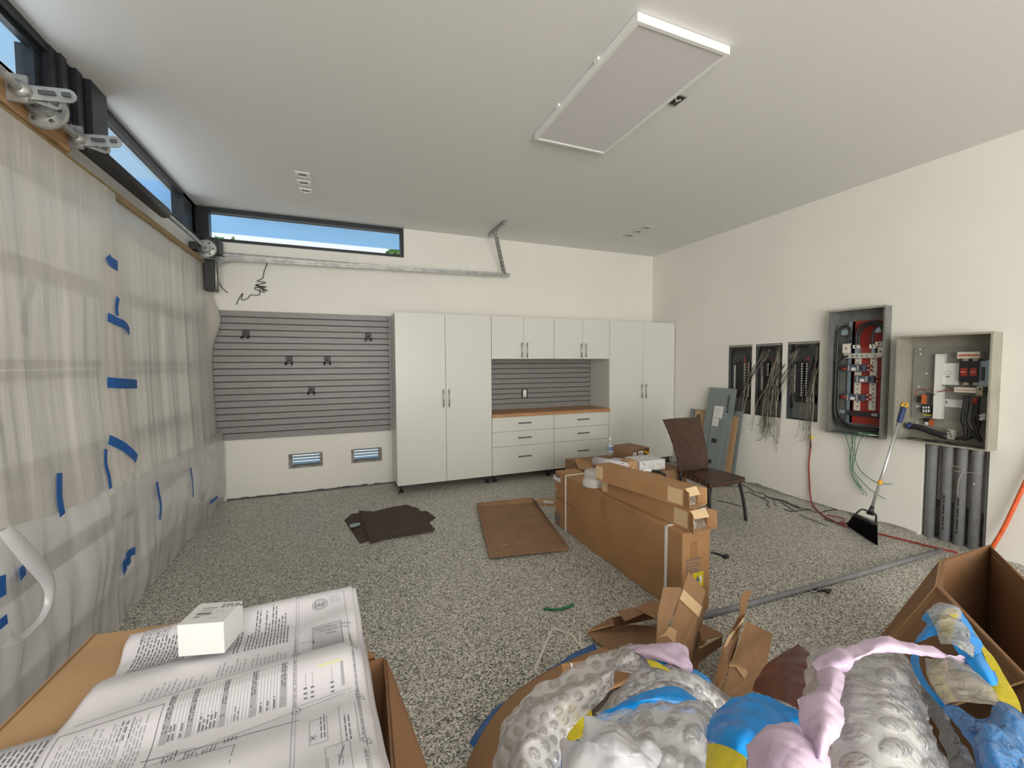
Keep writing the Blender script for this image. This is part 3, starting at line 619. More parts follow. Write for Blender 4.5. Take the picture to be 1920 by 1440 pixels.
# ------------------------------------------------------------------ slat walls and hooks
def slatwall(name, x0, x1, z0, z1, n, label):
    m = MB(); h = (z1-z0)/n; y = YB-0.003; t = 0.02
    prof = []
    for k in range(n):
        a = z0+k*h; prof += [(y-t, a+0.008), (y-t, a+h-0.004), (y-t*0.35, a+h-0.004), (y-t*0.35, a+h+(0.004 if k < n-1 else -0.004))]
    prof = [(y, z0), (y-t, z0)]+prof+[(y, z1)]
    vs = [(x0, p[0], p[1]) for p in prof]+[(x1, p[0], p[1]) for p in prof]; N = len(prof); b = m.mi(m_slat)
    m.add(vs, [(i, i+1, N+i+1, N+i) for i in range(N-1)], m_slat); 
    for k in range(1, n): m.box(x0, x1, y-t*0.36-0.0006, y-t*0.3, z0+k*h-0.004, z0+k*h+0.008, m_groove)
    m.box(x0-0.002, x0, y-t, y, z0, z1, m_slat); m.box(x1, x1+0.003, y-t, y, z0, z1, m_groove)
    return tag(m.build(name), label, 'slat wall panel')
slatwall('slatwall_panel', -1.30, 0.556, 0.668, 2.086, 20, 'large grey slat wall panel left of the white cabinets with hooks on it')
slatwall('slatwall_panel', 1.725, 3.445, 0.867, 1.56, 10, 'grey slat backsplash above the wooden counter')
def hook(loc, label):
    x, z = loc; y = YB-0.024
    t = empty('wall_hook', (x, y, z), label, 'hook', 'black hooks on the slat wall')
    MB().box(x-0.034, x+0.034, y-0.012, y, z-0.035, z+0.045, m_black).build('plate', t, bevel=0.004)
    MB().cyl((x, y-0.012, z+0.005), (x, y-0.018, z+0.005), 0.014, m_edark, 12).build('bolt', t)
    for s_ in (-1, 1): MB().tube([(x+s_*0.026, y-0.01, z-0.02), (x+s_*0.03, y-0.06, z-0.045), (x+s_*0.030, y-0.085, z-0.046), (x+s_*0.030, y-0.1, z-0.03)], 0.009, m_black, 8).build('prong', t)
for p, l in (((-0.959, 1.829), 'black hook at the top left of the slat wall'), ((0.312, 1.824), 'black hook at the top right of the slat wall'), ((-0.544, 1.541), 'left hook of the middle pair on the slat wall'), ((-0.147, 1.54), 'right hook of the middle pair on the slat wall'), ((-0.325, 1.20), 'lowest black hook, alone near the centre of the slat wall')): hook(p, l)
# outlet on backsplash
t = empty('wall_outlet', (2.375, YB-0.024, 1.07), 'white outlet with black surround on the backsplash', 'outlet')
MB().box(2.33, 2.42, YB-0.032, YB-0.0235, 1.01, 1.135, m_black).build('surround', t); MB().box(2.35, 2.40, YB-0.036, YB-0.032, 1.02, 1.125, m_white).build('device', t)
MB().box(2.368, 2.384, YB-0.038, YB-0.036, 1.03, 1.05, m_edark).build('socket', t)
# low wall vents
def vent(x0, x1, z0, z1, label):
    t = empty('wall_vent', ((x0+x1)/2, YB, z0), label, 'vent', 'low wall vents'); f = 0.03; m = MB(); ya, yb = YB+0.004, YB+0.13
    m.box(x0+0.001, x0+f, ya, yb, z0+0.001, z1-0.001, m_conc); m.box(x1-f*1.1, x1-0.001, ya, yb, z0+0.001, z1-0.001, m_conc); m.box(x0+f, x1-f*1.1, ya, yb, z0+0.001, z0+0.022, m_conc)
    m.build('rough_surround', t); m = MB()
    for k in range(4):
        z = z0+0.03+k*0.035; m.hexa([(x0+f, YB+0.09, z), (x1-f*1.1, YB+0.09, z), (x1-f*1.1, YB+0.13, z+0.014), (x0+f, YB+0.13, z+0.014), (x0+f, YB+0.09, z+0.004), (x1-f*1.1, YB+0.09, z+0.004), (x1-f*1.1, YB+0.13, z+0.018), (x0+f, YB+0.13, z+0.018)], m_zinc)
    m.build('louvre', t); MB().box(x0+f, x0+f+0.008, YB+0.085, YB+0.09, z0+0.022, z1-0.003, m_white).build('frame', t)
vent(-0.586, -0.226, 0.292, 0.462, 'left low vent under the slat wall, farther from the cabinets')
vent(0.09, 0.446, 0.292, 0.464, 'right low vent beside the tall cabinet')
# ------------------------------------------------------------------ cabinets
YC = 4.92
def vhandle(x, z0, z1, par):
    m = MB(); m.cyl((x, YC-0.038, z0), (x, YC-0.038, z1), 0.0065, m_steel, 10)
    for z in (z0+0.03, z1-0.03): m.cyl((x, YC-0.038, z), (x, YC-0.002, z), 0.005, m_steel, 8)
    m.build('handle', par)
def hhandle(x0, x1, z, par):
    m = MB(); m.cyl((x0, YC-0.036, z), (x1, YC-0.036, z), 0.0065, m_edark, 10)
    for x in (x0+0.03, x1-0.03): m.cyl((x, YC-0.036, z), (x, YC-0.002, z), 0.005, m_edark, 8)
    m.build('handle', par)
def feet(xs, par):
    for x in xs:
        for y in (YC+0.06, 5.30):
            m = MB(); m.box(x-0.032, x+0.032, y-0.025, y+0.025, 0.075, 0.094, m_black); m.cyl((x, y, 0.02), (x, y, 0.08), 0.016, m_black, 12); m.tube([(x, y, 0.0), (x, y, 0.012), (x, y, 0.022)], [0.032, 0.032, 0.018], m_black, 14); m.build('foot', par)
def tall(x0, x1, label):
    xm = (x0+x1)/2; t = empty('tall_cabinet', (xm, 5.17, 0), label, 'cabinet', 'tall white cabinets')
    MB().box(x0, x1, YC+0.021, YB-0.002, 0.094, 2.08, m_cab).build('body', t, bevel=0.0015)
    for s_, a, b in ((-1, x0+0.001, xm-0.002), (1, xm+0.002, x1-0.001)):
        d = MB().box(a, b, YC, YC+0.018, 0.094, 2.079, m_cab).build('door', t, bevel=0.0015); vhandle(xm+s_*0.034, 0.985, 1.195, d)
    feet((x0+0.045, x1-0.045), t)
tall(0.570, 1.718, 'tall two door white cabinet nearest the slat wall')
tall(3.452, 4.598, 'tall two door white cabinet in the far right corner')
def upper(x0, x1, label):
    xm = (x0+x1)/2; t = empty('upper_cabinet', (xm, 5.17, 1.55), label, 'cabinet', 'white wall cabinets')
    MB().box(x0, x1, YC+0.021, YB-0.003, 1.553, 2.08, m_cab).build('body', t, bevel=0.0015)
    for s_, a, b in ((-1, x0+0.001, xm-0.002), (1, xm+0.002, x1-0.001)):
        d = MB().box(a, b, YC, YC+0.018, 1.553, 2.079, m_cab).build('door', t, bevel=0.0015); vhandle(xm+s_*0.036, 1.57, 1.76, d)
upper(1.722, 2.586, 'left white wall cabinet over the counter, next to the near tall cabinet'); upper(2.590, 3.448, 'right white wall cabinet over the counter, next to the corner tall cabinet')
def base(x0, x1, label):
    xm = (x0+x1)/2; t = empty('drawer_cabinet', (xm, 5.17, 0), label, 'cabinet', 'white drawer cabinets')
    MB().box(x0, x1, YC+0.021, YB-0.003, 0.094, 0.822, m_cab).build('body', t, bevel=0.0015)
    for z0, z1 in ((0.094, 0.447), (0.451, 0.635), (0.639, 0.820)):
        d = MB().box(x0+0.001, x1-0.001, YC, YC+0.018, z0, z1, m_cab).build('drawer', t, bevel=0.0015); hhandle(xm-0.09, xm+0.09, z0+(z1-z0)*0.62 if z0 < .2 else (z0+z1)/2+0.01, d)
    feet((x0+0.05, x1-0.05), t)
base(1.722, 2.586, 'left three drawer white base cabinet under the counter'); base(2.590, 3.448, 'right three drawer white base cabinet under the counter')
m = MB(); m.box(1.721, 3.45, YC-0.02, YB-0.024, 0.824, 0.864, m_wood); tag(m.build('countertop', bevel=0.002), 'butcher block wooden countertop between the tall cabinets', 'countertop')
# ------------------------------------------------------------------ electrical: three flush load centres
def wb(m, u0, v0, u1, v1, xf, xb, mat):
    """box on the right wall whose front face (plane x=xf) fills the given patch"""
    a = at_x(xf, u0, v0); b = at_x(xf, u1, v1); m.box(xf, xb, a.y, b.y, a.z, b.z, mat)
def shell(y0, y1, z0, z1, xf, xb, mat, par, name='enclosure', th=0.006, lip=0.0, back=None):
    m = MB(); m.box(xb-th, xb, y0, y1, z0, z1, back or mat); m.box(xf, xb-th, y0, y0+th, z0, z1, mat); m.box(xf, xb-th, y1-th, y1, z0, z1, mat)
    m.box(xf, xb-th, y0+th, y1-th, z0, z0+th, mat); m.box(xf, xb-th, y0+th, y1-th, z1-th, z1, mat)
    if lip:
        m.box(xf-0.004, xf, y0-0.0, y0+lip, z0, z1, mat); m.box(xf-0.004, xf, y1-lip, y1, z0, z1, mat); m.box(xf-0.004, xf, y0+lip, y1-lip, z0, z0+lip, mat); m.box(xf-0.004, xf, y0+lip, y1-lip, z1-lip, z1, mat)
    return m.build(name, par)
def wires(par, n, ya, yb, ztop, kinds, seed, zlow=(0.45, 0.85), drift=0.0, spread=0.06):
    rnd = random.Random(seed)
    for k in range(n):
        y = rnd.uniform(ya, yb); y2 = y+drift*rnd.uniform(0.7, 1.15)+rnd.gauss(0, spread); z0 = ztop-rnd.uniform(0.01, 0.04); zl = rnd.uniform(*zlow); bow = rnd.uniform(0.0, 0.05); zm = 1.05+rnd.uniform(-.08, .08)
        P = [(4.66, y, z0), (XR+0.03, y+(y2-y)*0.12+rnd.gauss(0, 0.008), z0-0.12), (XR-0.006-bow*0.4, y+(y2-y)*0.45+rnd.gauss(0, 0.012), 1.35+rnd.uniform(-.05, .05)), (XR-0.01-bow, y+(y2-y)*0.85+rnd.gauss(0, 0.015), zm), (XR-0.012-bow*0.6, y2+rnd.gauss(0, 0.015), zl)]
        if rnd.random() < 0.35: P.append((XR-0.02-bow, P[-1][1]+rnd.gauss(0, 0.06), zl-0.06))
        elif rnd.random() < 0.25: P.append((XR-0.02-bow, P[-1][1]+rnd.gauss(0, 0.12), zl+0.02))
        MB().tube(smooth_path(P, 16), rnd.choice((0.0024, 0.0028, 0.0032)), rnd.choice(kinds), 4).build('wire', par)
def load_centre(y0, y1, z0, z1, label, style, seed):
    t = empty('breaker_panel', (XR+0.05, (y0+y1)/2, z0), label, 'electrical panel', 'open flush breaker panels'); g = 0.001
    yc = (y0+y1)/2; W = y1-y0
    shell(y0+g, y1-g, z0+g, z1-g, XR+0.001, XR+0.10, m_edark, t, back=m_egrey)
    MB().box(XR+0.001, XR+0.02, y0+0.008, y1-0.008, z1-0.022, z1-0.008, m_egrey2).build('top_lip', t)
    zt = z1-0.21; m = MB(); m.box(XR+0.06, XR+0.093, yc-0.10, yc+0.10, z0+0.19, zt, m_black); m.build('interior_chassis', t)
    m = MB(); zz = z0+0.20; k = 0
    zb_top = zt if style < 2 else z0+0.42
    while zz < zb_top-0.03:
        m.box(XR+0.044, XR+0.06, yc-0.075, yc-0.047, zz+0.002, zz+0.022, m_black); m.box(XR+0.044, XR+0.06, yc-0.062, yc-0.03, zz+0.018, zz+0.03, m_black); k += 1; zz += 0.034
    m.box(XR+0.054, XR+0.062, yc-0.09, yc-0.015, z0+0.2, zb_top, m_tan); m.build('bus_bar', t)
    if style > 0:
        for k in range(6 if style == 1 else 14):
            zc = zt-0.03-k*0.026
            for s_ in (-1, 1):
                b = MB(); b.box(XR+0.03, XR+0.06, yc+s_*0.012, yc+s_*0.085, zc-0.011, zc+0.011, m_black); b.box(XR+0.024, XR+0.03, yc+s_*0.02, yc+s_*0.03, zc-0.006, zc+0.006, m_white); b.build('breaker', t)
    MB().box(XR+0.05, XR+0.09, yc+0.11, yc+0.125, z0+0.3, zt-0.04, m_alu).build('neutral_bar', t)
    for dy, r in ((0.055, 0.0), (0.0, 0.05), (-0.05, 0.09)):   # feeder cables arching over the top
        P = [(XR+0.05, y1-0.03, z0+0.12), (XR+0.045, y1-0.028, zt), (XR+0.04, y1-0.05, z1-0.09+r*0.2), (XR+0.04, yc+dy+0.02, z1-0.05), (XR+0.045, yc+dy-0.02, z1-0.12), (XR+0.05, yc+dy-0.025, zt)]
        c = MB().tube(smooth_path(P, 22), 0.009, m_wireb, 8).build('feeder_cable', t)
        MB().cyl(P[-1], (P[-1][0], P[-1][1], zt+0.05), 0.011, m_wirer if dy == 0 else m_wireb, 10).build('cable_end', t)
    return t
t1 = load_centre(*HR[0], 'leftmost of three open flush breaker panels, empty of wires, behind leaning covers', 0, 1)
t2 = load_centre(*HR[1], 'middle of three open flush breaker panels with many loose wires hanging out', 1, 2)
t3 = load_centre(*HR[2], 'right of three open flush breaker panels, its breakers fitted, wires hanging over its sill', 2, 3)
K1 = [m_wired, m_wired, m_wirel, m_wireb]
wires(t2, 10, 3.46, 3.52, 1.705, K1, 11, (0.55, 0.85), 0.36, 0.05); wires(t2, 10, 3.29, 3.34, 1.705, K1, 12, (0.50, 0.85), 0.14, 0.06); wires(t2, 7, 3.30, 3.40, 1.705, K1, 19, (0.6, 0.8), 0.02, 0.04)
wires(t3, 9, 3.09, 3.15, 1.705, K1, 13, (0.58, 0.85), 0.36, 0.06); wires(t3, 10, 2.89, 2.93, 1.705, K1, 14, (0.58, 0.85), 0.05, 0.03); wires(t3, 4, 3.1, 3.16, 1.705, K1, 17, (0.45, 0.7), 0.22, 0.12)
rn = random.Random(4)
for k in range(12):
    z = 1.42-k*0.024; MB().tube(smooth_path([(XR+0.03, 3.04-0.09, z), (XR+0.02, 2.90+rn.uniform(-.01, .01), z-0.004), (XR+0.03, 2.885, z-0.03)], 6), 0.003, m_wirel, 4).build('branch_wire', t3)
    MB().tube(smooth_path([(XR+0.03, 3.04+0.09, z), (XR+0.02, 3.175+rn.uniform(-.01, .01), z-0.004), (XR+0.03, 3.19, z-0.03)], 6), 0.003, m_wirel, 4).build('branch_wire', t3)
# ------------------------------------------------------------------ tall red interior panel
y0, y1, z0, z1 = 2.262, 2.735, 0.79, 2.0; XF = 4.52
t = empty('distribution_panel', (4.6, 2.49, 0.79), 'tall open grey panel with red insulating back and black feeder cables', 'electrical panel')
shell(y0+0.001, y1-0.001, z0+0.001, z1-0.001, XF, 4.68, m_egrey, t, lip=0.014)
m = MB(); m.box(XF-0.02, XF-0.004, y0-0.012, y1+0.012, z1-0.014, z1+0.004, m_egrey2); m.build('top_flange', t)
m = MB(); wb(m, 1599, 603, 1655, 799, 4.655, 4.672, m_red); m.build('red_backing', t)
for (u0, u1, mm) in ((1592, 1597, m_zinc), (1656, 1661, m_zinc)):
    m = MB(); wb(m, u0, 604, u1, 795, 4.655, 4.672, mm); m.build('side_channel', t)
for (u0, u1) in ((1604, 1611), (1632, 1641)):
    m = MB(); wb(m, u0, 665, u1, 770, 4.640, 4.655, m_cream)
    for k in range(12):
        v = 672+k*8.2; wb(m, (u0+u1)/2-1.2, v-1.2, (u0+u1)/2+1.2, v+1.2, 4.6385, 4.6395, m_edark)
    m.build('bus_bar', t)
m = MB(); wb(m, 1582, 663, 1652, 671, 4.60, 4.615, m_alu)
for u in (1588, 1598, 1606, 1616, 1625, 1640, 1648): wb(m, u-1.4, 666, u+1.4, 668.5, 4.598, 4.60, m_edark)
m.build('cross_bus', t)
for (u0, v0, u1, v1) in ((1580, 645, 1592, 662), (1599, 647, 1610, 653), (1630, 646, 1642, 653), (1641, 641, 1654, 648), (1646, 650, 1655, 668)):
    m = MB(); wb(m, u0, v0, u1, v1, 4.59, 4.615, m_cream); wb(m, (u0+u1)/2-1.5, (v0+v1)/2-1.5, (u0+u1)/2+1.5, (v0+v1)/2+1.5, 4.588, 4.59, m_edark); m.build('terminal_lug', t)
for (u0, v0, u1, v1) in ((1603, 652, 1611, 664), (1634, 652, 1640, 664)):
    m = MB(); wb(m, u0, v0, u1, v1, 4.62, 4.655, m_zinc); m.build('link_bar', t)
for (ua, va) in ((1586, 683), (1602, 704), (1584, 738)):
    s_ = MB(); wb(s_, ua, va, ua+36, va+14, 4.60, 4.64, m_bluegrey); b = s_.build('breaker', t)
    s_ = MB(); wb(s_, ua+10, va+6, ua+18, va+12, 4.597, 4.60, m_label); wb(s_, ua+4, va+2, ua+6, va+12, 4.598, 4.60, m_alu); wb(s_, ua+21, va+2, ua+23, va+12, 4.598, 4.60, m_alu); wb(s_, ua+27, va+3, ua+30, va+11, 4.598, 4.60, m_black); s_.build('breaker_label', b)
    s_ = MB(); wb(s_, ua+38, va+1, ua+48, va+5, 4.62, 4.64, m_red); wb(s_, ua+38, va+9, ua+48, va+13, 4.62, 4.64, m_red); wb(s_, ua+41, va+1.5, ua+43, va+4, 4.617, 4.62, m_white); wb(s_, ua+41, va+9.5, ua+43, va+12, 4.617, 4.62, m_white); s_.build('bus_clip', t)
m = MB(); wb(m, 1590, 770, 1656, 785, 4.60, 4.62, m_black); m.build('support_bar', t)
for (u0, v0, u1, v1) in ((1573, 768, 1584, 775), (1634, 775, 1645, 781), (1577, 619, 1590, 628), (1641, 614, 1652, 623)):
    m = MB(); wb(m, u0, v0, u1, v1, 4.595, 4.60, m_zinc); m.build('bracket_tab', t)
wp = lambda x: (lambda u, v: at_x(x, u, v))
for dx, pts in ((4.585, [(1594, 643), (1595, 622), (1588, 612), (1577, 615), (1571, 632), (1568, 680), (1566, 730), (1565, 770), (1572, 790), (1588, 800), (1620, 805), (1645, 808)]),
                (4.60, [(1590, 668), (1578, 672), (1571, 690), (1569, 730), (1568, 765), (1577, 788), (1595, 799), (1625, 803), (1648, 806)]),
                (4.59, [(1588, 687), (1576, 690), (1572, 700), (1571, 740), (1571, 770), (1582, 790), (1602, 801), (1640, 806)]),
                (4.61, [(1586, 742), (1576, 744), (1573, 756), (1573, 775), (1586, 795), (1610, 803)]),
                (4.60, [(1606, 648), (1606, 628), (1614, 612), (1632, 604), (1650, 604), (1656, 612)]),
                (4.605, [(1611, 648), (1611, 630), (1620, 615), (1638, 607), (1655, 610)]),
                (4.60, [(1636, 648), (1636, 632), (1642, 616), (1652, 611), (1657, 640), (1658, 700), (1656, 760), (1655, 800)]),
                (4.59, [(1652, 711), (1658, 707)]), (4.59, [(1652, 718), (1658, 722)])):
    MB().tube(smooth_path(pathpx(wp(dx), pts), 30), 0.0115, m_wireb, 8).build('feeder_cable', t)
for (u0, v0, u1, v1) in ((1576, 690, 1586, 692), (1576, 743, 1586, 745)):
    MB().tube([at_x(4.59, u0, v0), at_x(4.59, u1, v1)], 0.0125, m_wirer, 8).build('red_tape', t)
for pts in ([(1590, 806), (1593, 825), (1595, 850), (1594, 870), (1597, 890), (1607, 908), (1620, 928)], [(1632, 804), (1610, 812), (1599, 832), (1594, 855), (1596, 885), (1606, 905), (1622, 922), (1625, 930)],
            [(1640, 806), (1615, 815), (1603, 835), (1603, 858), (1612, 880), (1628, 895), (1648, 906), (1672, 908)], [(1655, 810), (1625, 835), (1602, 862), (1600, 880), (1612, 898), (1635, 920), (1660, 936)], [(1624, 806), (1606, 822), (1600, 850), (1598, 880), (1608, 902), (1618, 918)]):
    P = pathpx(wp(4.575), pts); P[0] = V((4.60, P[0].y, 0.83)); P[1].x = 4.51; P[1].z = max(P[1].z, 0.80)
    MB().tube(smooth_path(P, 26), 0.0032, m_wireg, 5).build('ground_wire', t)
MB().tube(smooth_path(pathpx(wp(4.55), [(1610, 812), (1625, 815), (1650, 817)]), 8), 0.006, m_white, 5).build('white_wire', t)
# ------------------------------------------------------------------ wide grey tan enclosure
y0, y1, z0, z1 = 1.565, 2.15, 0.82, 1.715; XF = 4.47
t = empty('meter_enclosure', (4.6, 1.86, 0.82), 'wide open tan grey electrical enclosure above the grey conduits', 'electrical panel')
shell(y0+0.001, y1-0.001, z0+0.001, z1-0.001, XF, 4.71, m_egrey2, t, lip=0.012)
MB().box(XF-0.02, XF-0.004, y0-0.01, y1+0.012, z1-0.012, z1+0.002, m_egrey2).build('top_flange', t)
m = MB(); wb(m, 1714, 652, 1858, 797, 4.695, 4.703, m_plate)
for (u, v) in ((1725, 655), (1722, 725), (1719, 793), (1726, 664), (1737, 700)): wb(m, u-1.5, v-1.5, u+1.5, v+1.5, 4.692, 4.695, m_label)
m.build('back_plate', t)
m = MB(); wb(m, 1754, 664, 1765, 786, 4.655, 4.695, m_white); wb(m, 1765, 681, 1797, 722, 4.665, 4.695, m_white); m.build('white_duct', t)
m = MB(); wb(m, 1770, 696, 1783, 703, 4.6635, 4.665, m_inkl); wb(m, 1771, 697, 1782, 702, 4.663, 4.6635, m_white); wb(m, 1773, 705, 1781, 707.5, 4.6635, 4.665, m_ink); m.build('duct_marking', t)
for k in range(2):
    u = 1799+k*18; m = MB(); wb(m, u, 677, u+16, 716, 4.62, 4.695, m_black); b = m.build('main_breaker', t)
    m = MB(); wb(m, u+2, 690, u+14, 705, 4.616, 4.62, m_red); wb(m, u+2, 697, u+12, 698, 4.6155, 4.616, m_white); m.build('breaker_face', b)
for (u0, v0, u1, v1) in ((1795, 660, 1837, 672), (1789, 726, 1830, 737)):
    m = MB(); wb(m, u0, v0, u1, v1, 4.62, 4.69, m_cream); wb(m, u0+2, (v0+v1)/2-1.3, u1-2, (v0+v1)/2+1.3, 4.618, 4.62, m_orangef); wb(m, u0+2, v0+1.5, (u0+u1)/2-1, (v0+v1)/2-2, 4.619, 4.62, m_white); wb(m, (u0+u1)/2+1, v0+1.5, u1-2, (v0+v1)/2-2, 4.619, 4.62, m_white); m.build('terminal_cover', t)
m = MB(); wb(m, 1830, 724, 1842, 742, 4.63, 4.69, m_tan); wb(m, 1835, 728, 1839, 732, 4.628, 4.63, m_edark); m.build('copper_lug', t)
for (u, v) in ((1806, 672), (1824, 672), (1806, 717), (1824, 717)):
    m = MB(); wb(m, u, v, u+9, v+5, 4.64, 4.69, m_tan); m.build('lug', t)
m = MB(); wb(m, 1836, 677, 1849, 725, 4.64, 4.69, m_zinc); wb(m, 1850, 675, 1857, 725, 4.62, 4.69, m_zinc); wb(m, 1840, 688, 1846, 714, 4.637, 4.64, m_edark); m.build('zinc_bracket', t)
m = MB(); wb(m, 1772, 748, 1806, 765, 4.690, 4.695, m_label)
for k in range(5): wb(m, 1776+k % 2, 750+k*2.8, 1800-k*3, 751+k*2.8, 4.6893, 4.690, m_inkl)
wb(m, 1773.5, 751, 1776, 757, 4.6893, 4.690, m_ink); m.build('rating_label', t)
m = MB(); wb(m, 1720, 743, 1728, 755, 4.66, 4.695, m_black); wb(m, 1728, 740, 1736, 757, 4.655, 4.695, m_orangef); wb(m, 1736, 738, 1742, 758, 4.665, 4.695, m_edark); m.build('relay', t)
m = MB(); wb(m, 1727, 759, 1746, 775, 4.665, 4.695, m_black)
for k in range(3): wb(m, 1730+k*5, 762, 1732.5+k*5, 766, 4.662, 4.665, m_white); wb(m, 1730+k*5, 768, 1732.5+k*5, 773, 4.662, 4.665, m_white)
m.build('fuse_block', t)
m = MB(); wb(m, 1717, 760, 1727, 764, 4.69, 4.695, m_label); m.build('small_label', t)
m = MB(); wb(m, 1730, 777, 1746, 780, 4.67, 4.695, m_yel); m.build('yellow_clip', t)
m = MB(); wb(m, 1731, 784, 1742, 791, 4.67, 4.695, m_black); wb(m, 1734, 791, 1740, 797, 4.67, 4.695, m_label); wb(m, 1742, 787, 1748, 798, 4.67, 4.695, m_orangef); m.build('small_relay', t)
m = MB(); wb(m, 1853, 753, 1857, 788, 4.60, 4.64, m_cream)
for k in range(4): wb(m, 1854, 756+k*8, 1856, 759+k*8, 4.597, 4.60, m_edark)
m.build('neutral_bar', t)
for r, mt, pts in ((0.013, m_wireb, [(1810, 742), (1808, 765), (1804, 785), (1810, 805), (1808, 820), (1790, 822)]), (0.013, m_wireb, [(1815, 742), (1812, 770), (1809, 790), (1822, 812), (1835, 824)]),
                   (0.013, m_wireb, [(1829, 745), (1828, 770), (1826, 790), (1832, 812), (1840, 828)]), (0.013, m_wireb, [(1834, 745), (1832, 775), (1834, 800), (1822, 818), (1806, 824)]),
                   (0.011, m_wireb, [(1832, 790), (1838, 780), (1850, 777)]), (0.011, m_wireb, [(1833, 796), (1842, 786), (1852, 783)]), (0.004, m_wireb, [(1842, 733), (1853, 736), (1856, 750)]),
                   (0.004, m_wirer, [(1758, 735), (1775, 732), (1789, 731)]), (0.003, m_wireb, [(1766, 722), (1780, 726), (1789, 733)]), (0.003, m_wirer, [(1718, 742), (1718, 734), (1727, 730), (1746, 730)]), (0.003, m_wireb, [(1730, 730), (1742, 738), (1754, 740)]),
                   (0.002, m_tan, [(1766, 667), (1772, 667), (1778, 668)]), (0.003, m_wireg, [(1792, 818), (1803, 820), (1812, 818)])):
    P = pathpx(wp(4.63), pts); MB().tube(smooth_path(P, 18), r, mt, 7).build('cable', t)
MB().cyl(at_x(4.62, 1829, 745), at_x(4.62, 1828, 758), 0.015, m_wirer, 10).build('red_sleeve', t)
for v in (778, 784): MB().cyl(at_x(4.60, 1838, v+3), at_x(4.60, 1849, v-1), 0.013, m_label, 10).build('white_sleeve', t)
m = MB(); m.tube(smooth_path(pathpx(wp(4.60), [(1706, 799), (1725, 802), (1750, 811), (1775, 819)]), 14), 0.024, m_black, 10); m.build('cable_bundle', t)
MB().cyl(at_x(4.60, 1702, 797), at_x(4.60, 1709, 800), 0.028, m_navy, 14).build('blue_bushing', t)
m = MB(); wb(m, 1776, 805, 1788, 824, 4.60, 4.64, m_alu)
for k in range(3): wb(m, 1777+k*2, 807+k*5, 1781+k*2, 810+k*5, 4.597, 4.60, m_edark)
m.build('ground_bar', t)
rn = random.Random(9)
for k in range(9):
    y = rn.uniform(1.75, 2.1); MB().tube(smooth_path([(4.50, y, 0.838), (4.52, y-0.05, 0.85), (4.55, y-0.1, 0.84), (4.53, y-0.16, 0.838)], 8), 0.004, m_wireb, 4).build('loose_wire', t)
# ------------------------------------------------------------------ conduits in the wall chase
sbox('trim_6', XR+0.12, XR+0.13, 1.603, 1.997, 0.0, 0.815, m_conc)
for k, (yc, l) in enumerate(((1.955, 'leftmost grey conduit pipe under the wide enclosure'), (1.855, 'second grey conduit pipe from the left, printed markings'), (1.768, 'third grey conduit pipe from the left, printed markings'), (1.680, 'right wide grey conduit pipe under the enclosure, paint spot'))):
    m = MB(); r = 0.034; m.tube([(XR+0.04, yc, 0.0), (XR+0.04, yc, 0.76), (XR+0.04, yc, 0.765), (XR+0.04, yc, 0.815)], [r, r, r+0.004, r+0.004], m_pvc, 20)
    o = tag(m.build('conduit_pipe', org=(XR+0.04, yc, 0)), l, 'conduit', 'grey conduit pipes in the wall')
    if k in (1, 2):
        mk = MB()
        for q in range(9): mk.box(XR+0.005, XR+0.0065, yc-0.004+0.0, yc+0.004, 0.10+q*0.032, 0.118+q*0.032+0.008*(q % 3), m_black)
        mk.build('printed_mark', o)
    if k == 3: MB().lathe((XR+0.004, yc+0.002, 0.53), [(0.0, 0), (0.006, 0.0), (0.005, 0.002)], m_paint, 'X', 10).build('paint_spot', o)
for y, zb_, l in ((1.906, 0.33, 'pale filler strip between the leftmost two conduits'), (1.811, 0.33, 'filler strip between the middle conduits'), (1.722, 0.32, 'filler strip between the two right conduits'), (1.638, 0.30, 'filler strip at the right of the widest conduit')):
    tag(MB().box(XR+0.055, XR+0.075, y-0.013, y+0.013, zb_, 0.815, m_strip if y < 1.9 else m_label if False else m_strip).build('filler_board'), l, 'board', 'filler strips between the conduits')
tag(MB().box(XR+0.02, XR+0.05, 1.602, 1.622, 0.0, 0.815, m_pvc).build('flat_strip'), 'narrow flat grey strip at the right edge of the conduit chase', 'strip')
P = pathpx(wp(4.60), [(1768, 869), (1785, 873), (1805, 878), (1806, 884), (1798, 900), (1795, 928)])
tag(MB().tube(smooth_path(P, 16), 0.0022, m_tan, 4).build('copper_wire'), 'thin twisted copper wire tied across the grey conduits', 'wire')
P = pathpx(wp(4.60), [(1787, 882), (1806, 885), (1838, 887)])
tag(MB().tube(smooth_path(P, 8), 0.0022, m_tan, 4).build('copper_wire'), 'short straight copper wire across the right conduits', 'wire')
# ------------------------------------------------------------------ covers leaning on the right wall
def lean(ya, yb, h, xb, xt, dz=0.0): return lambda s, q: V((xb+(xt-xb)*q, ya+(yb-ya)*s, dz+h*q))
def lslab(m, f, s0, q0, s1, q1, off, t, mat):
    a, b, c, d = f(s0, q0), f(s1, q0), f(s1, q1), f(s0, q1); n = (b-a).cross(d-a).normalized()
    if n.x > 0: n = -n
    P = [p+n*(off+t) for p in (a, b, c, d)]; m.slab(P if (P[1]-P[0]).cross(P[3]-P[0]).dot(n) > 0 else P[::-1], t, mat)
f = lean(4.22, 3.80, 1.165, 4.34, 4.555)
t = empty('panel_cover', (4.4, 4.0, 0), 'tall grey green steel panel cover with inner door and white label, leaning behind the chair', 'panel cover')
m = MB(); lslab(m, f, 0, 0, 1, 1, 0.0, 0.004, m_cover); m.build('plate', t)
m = MB(); lslab(m, f, 0.30, 0.02, 0.80, 0.80, 0.004, 0.010, m_cover); lslab(m, f, 0.775, 0.78, 0.80, 0.93, 0.004, 0.012, m_edark); d_ = m.build('door', t)
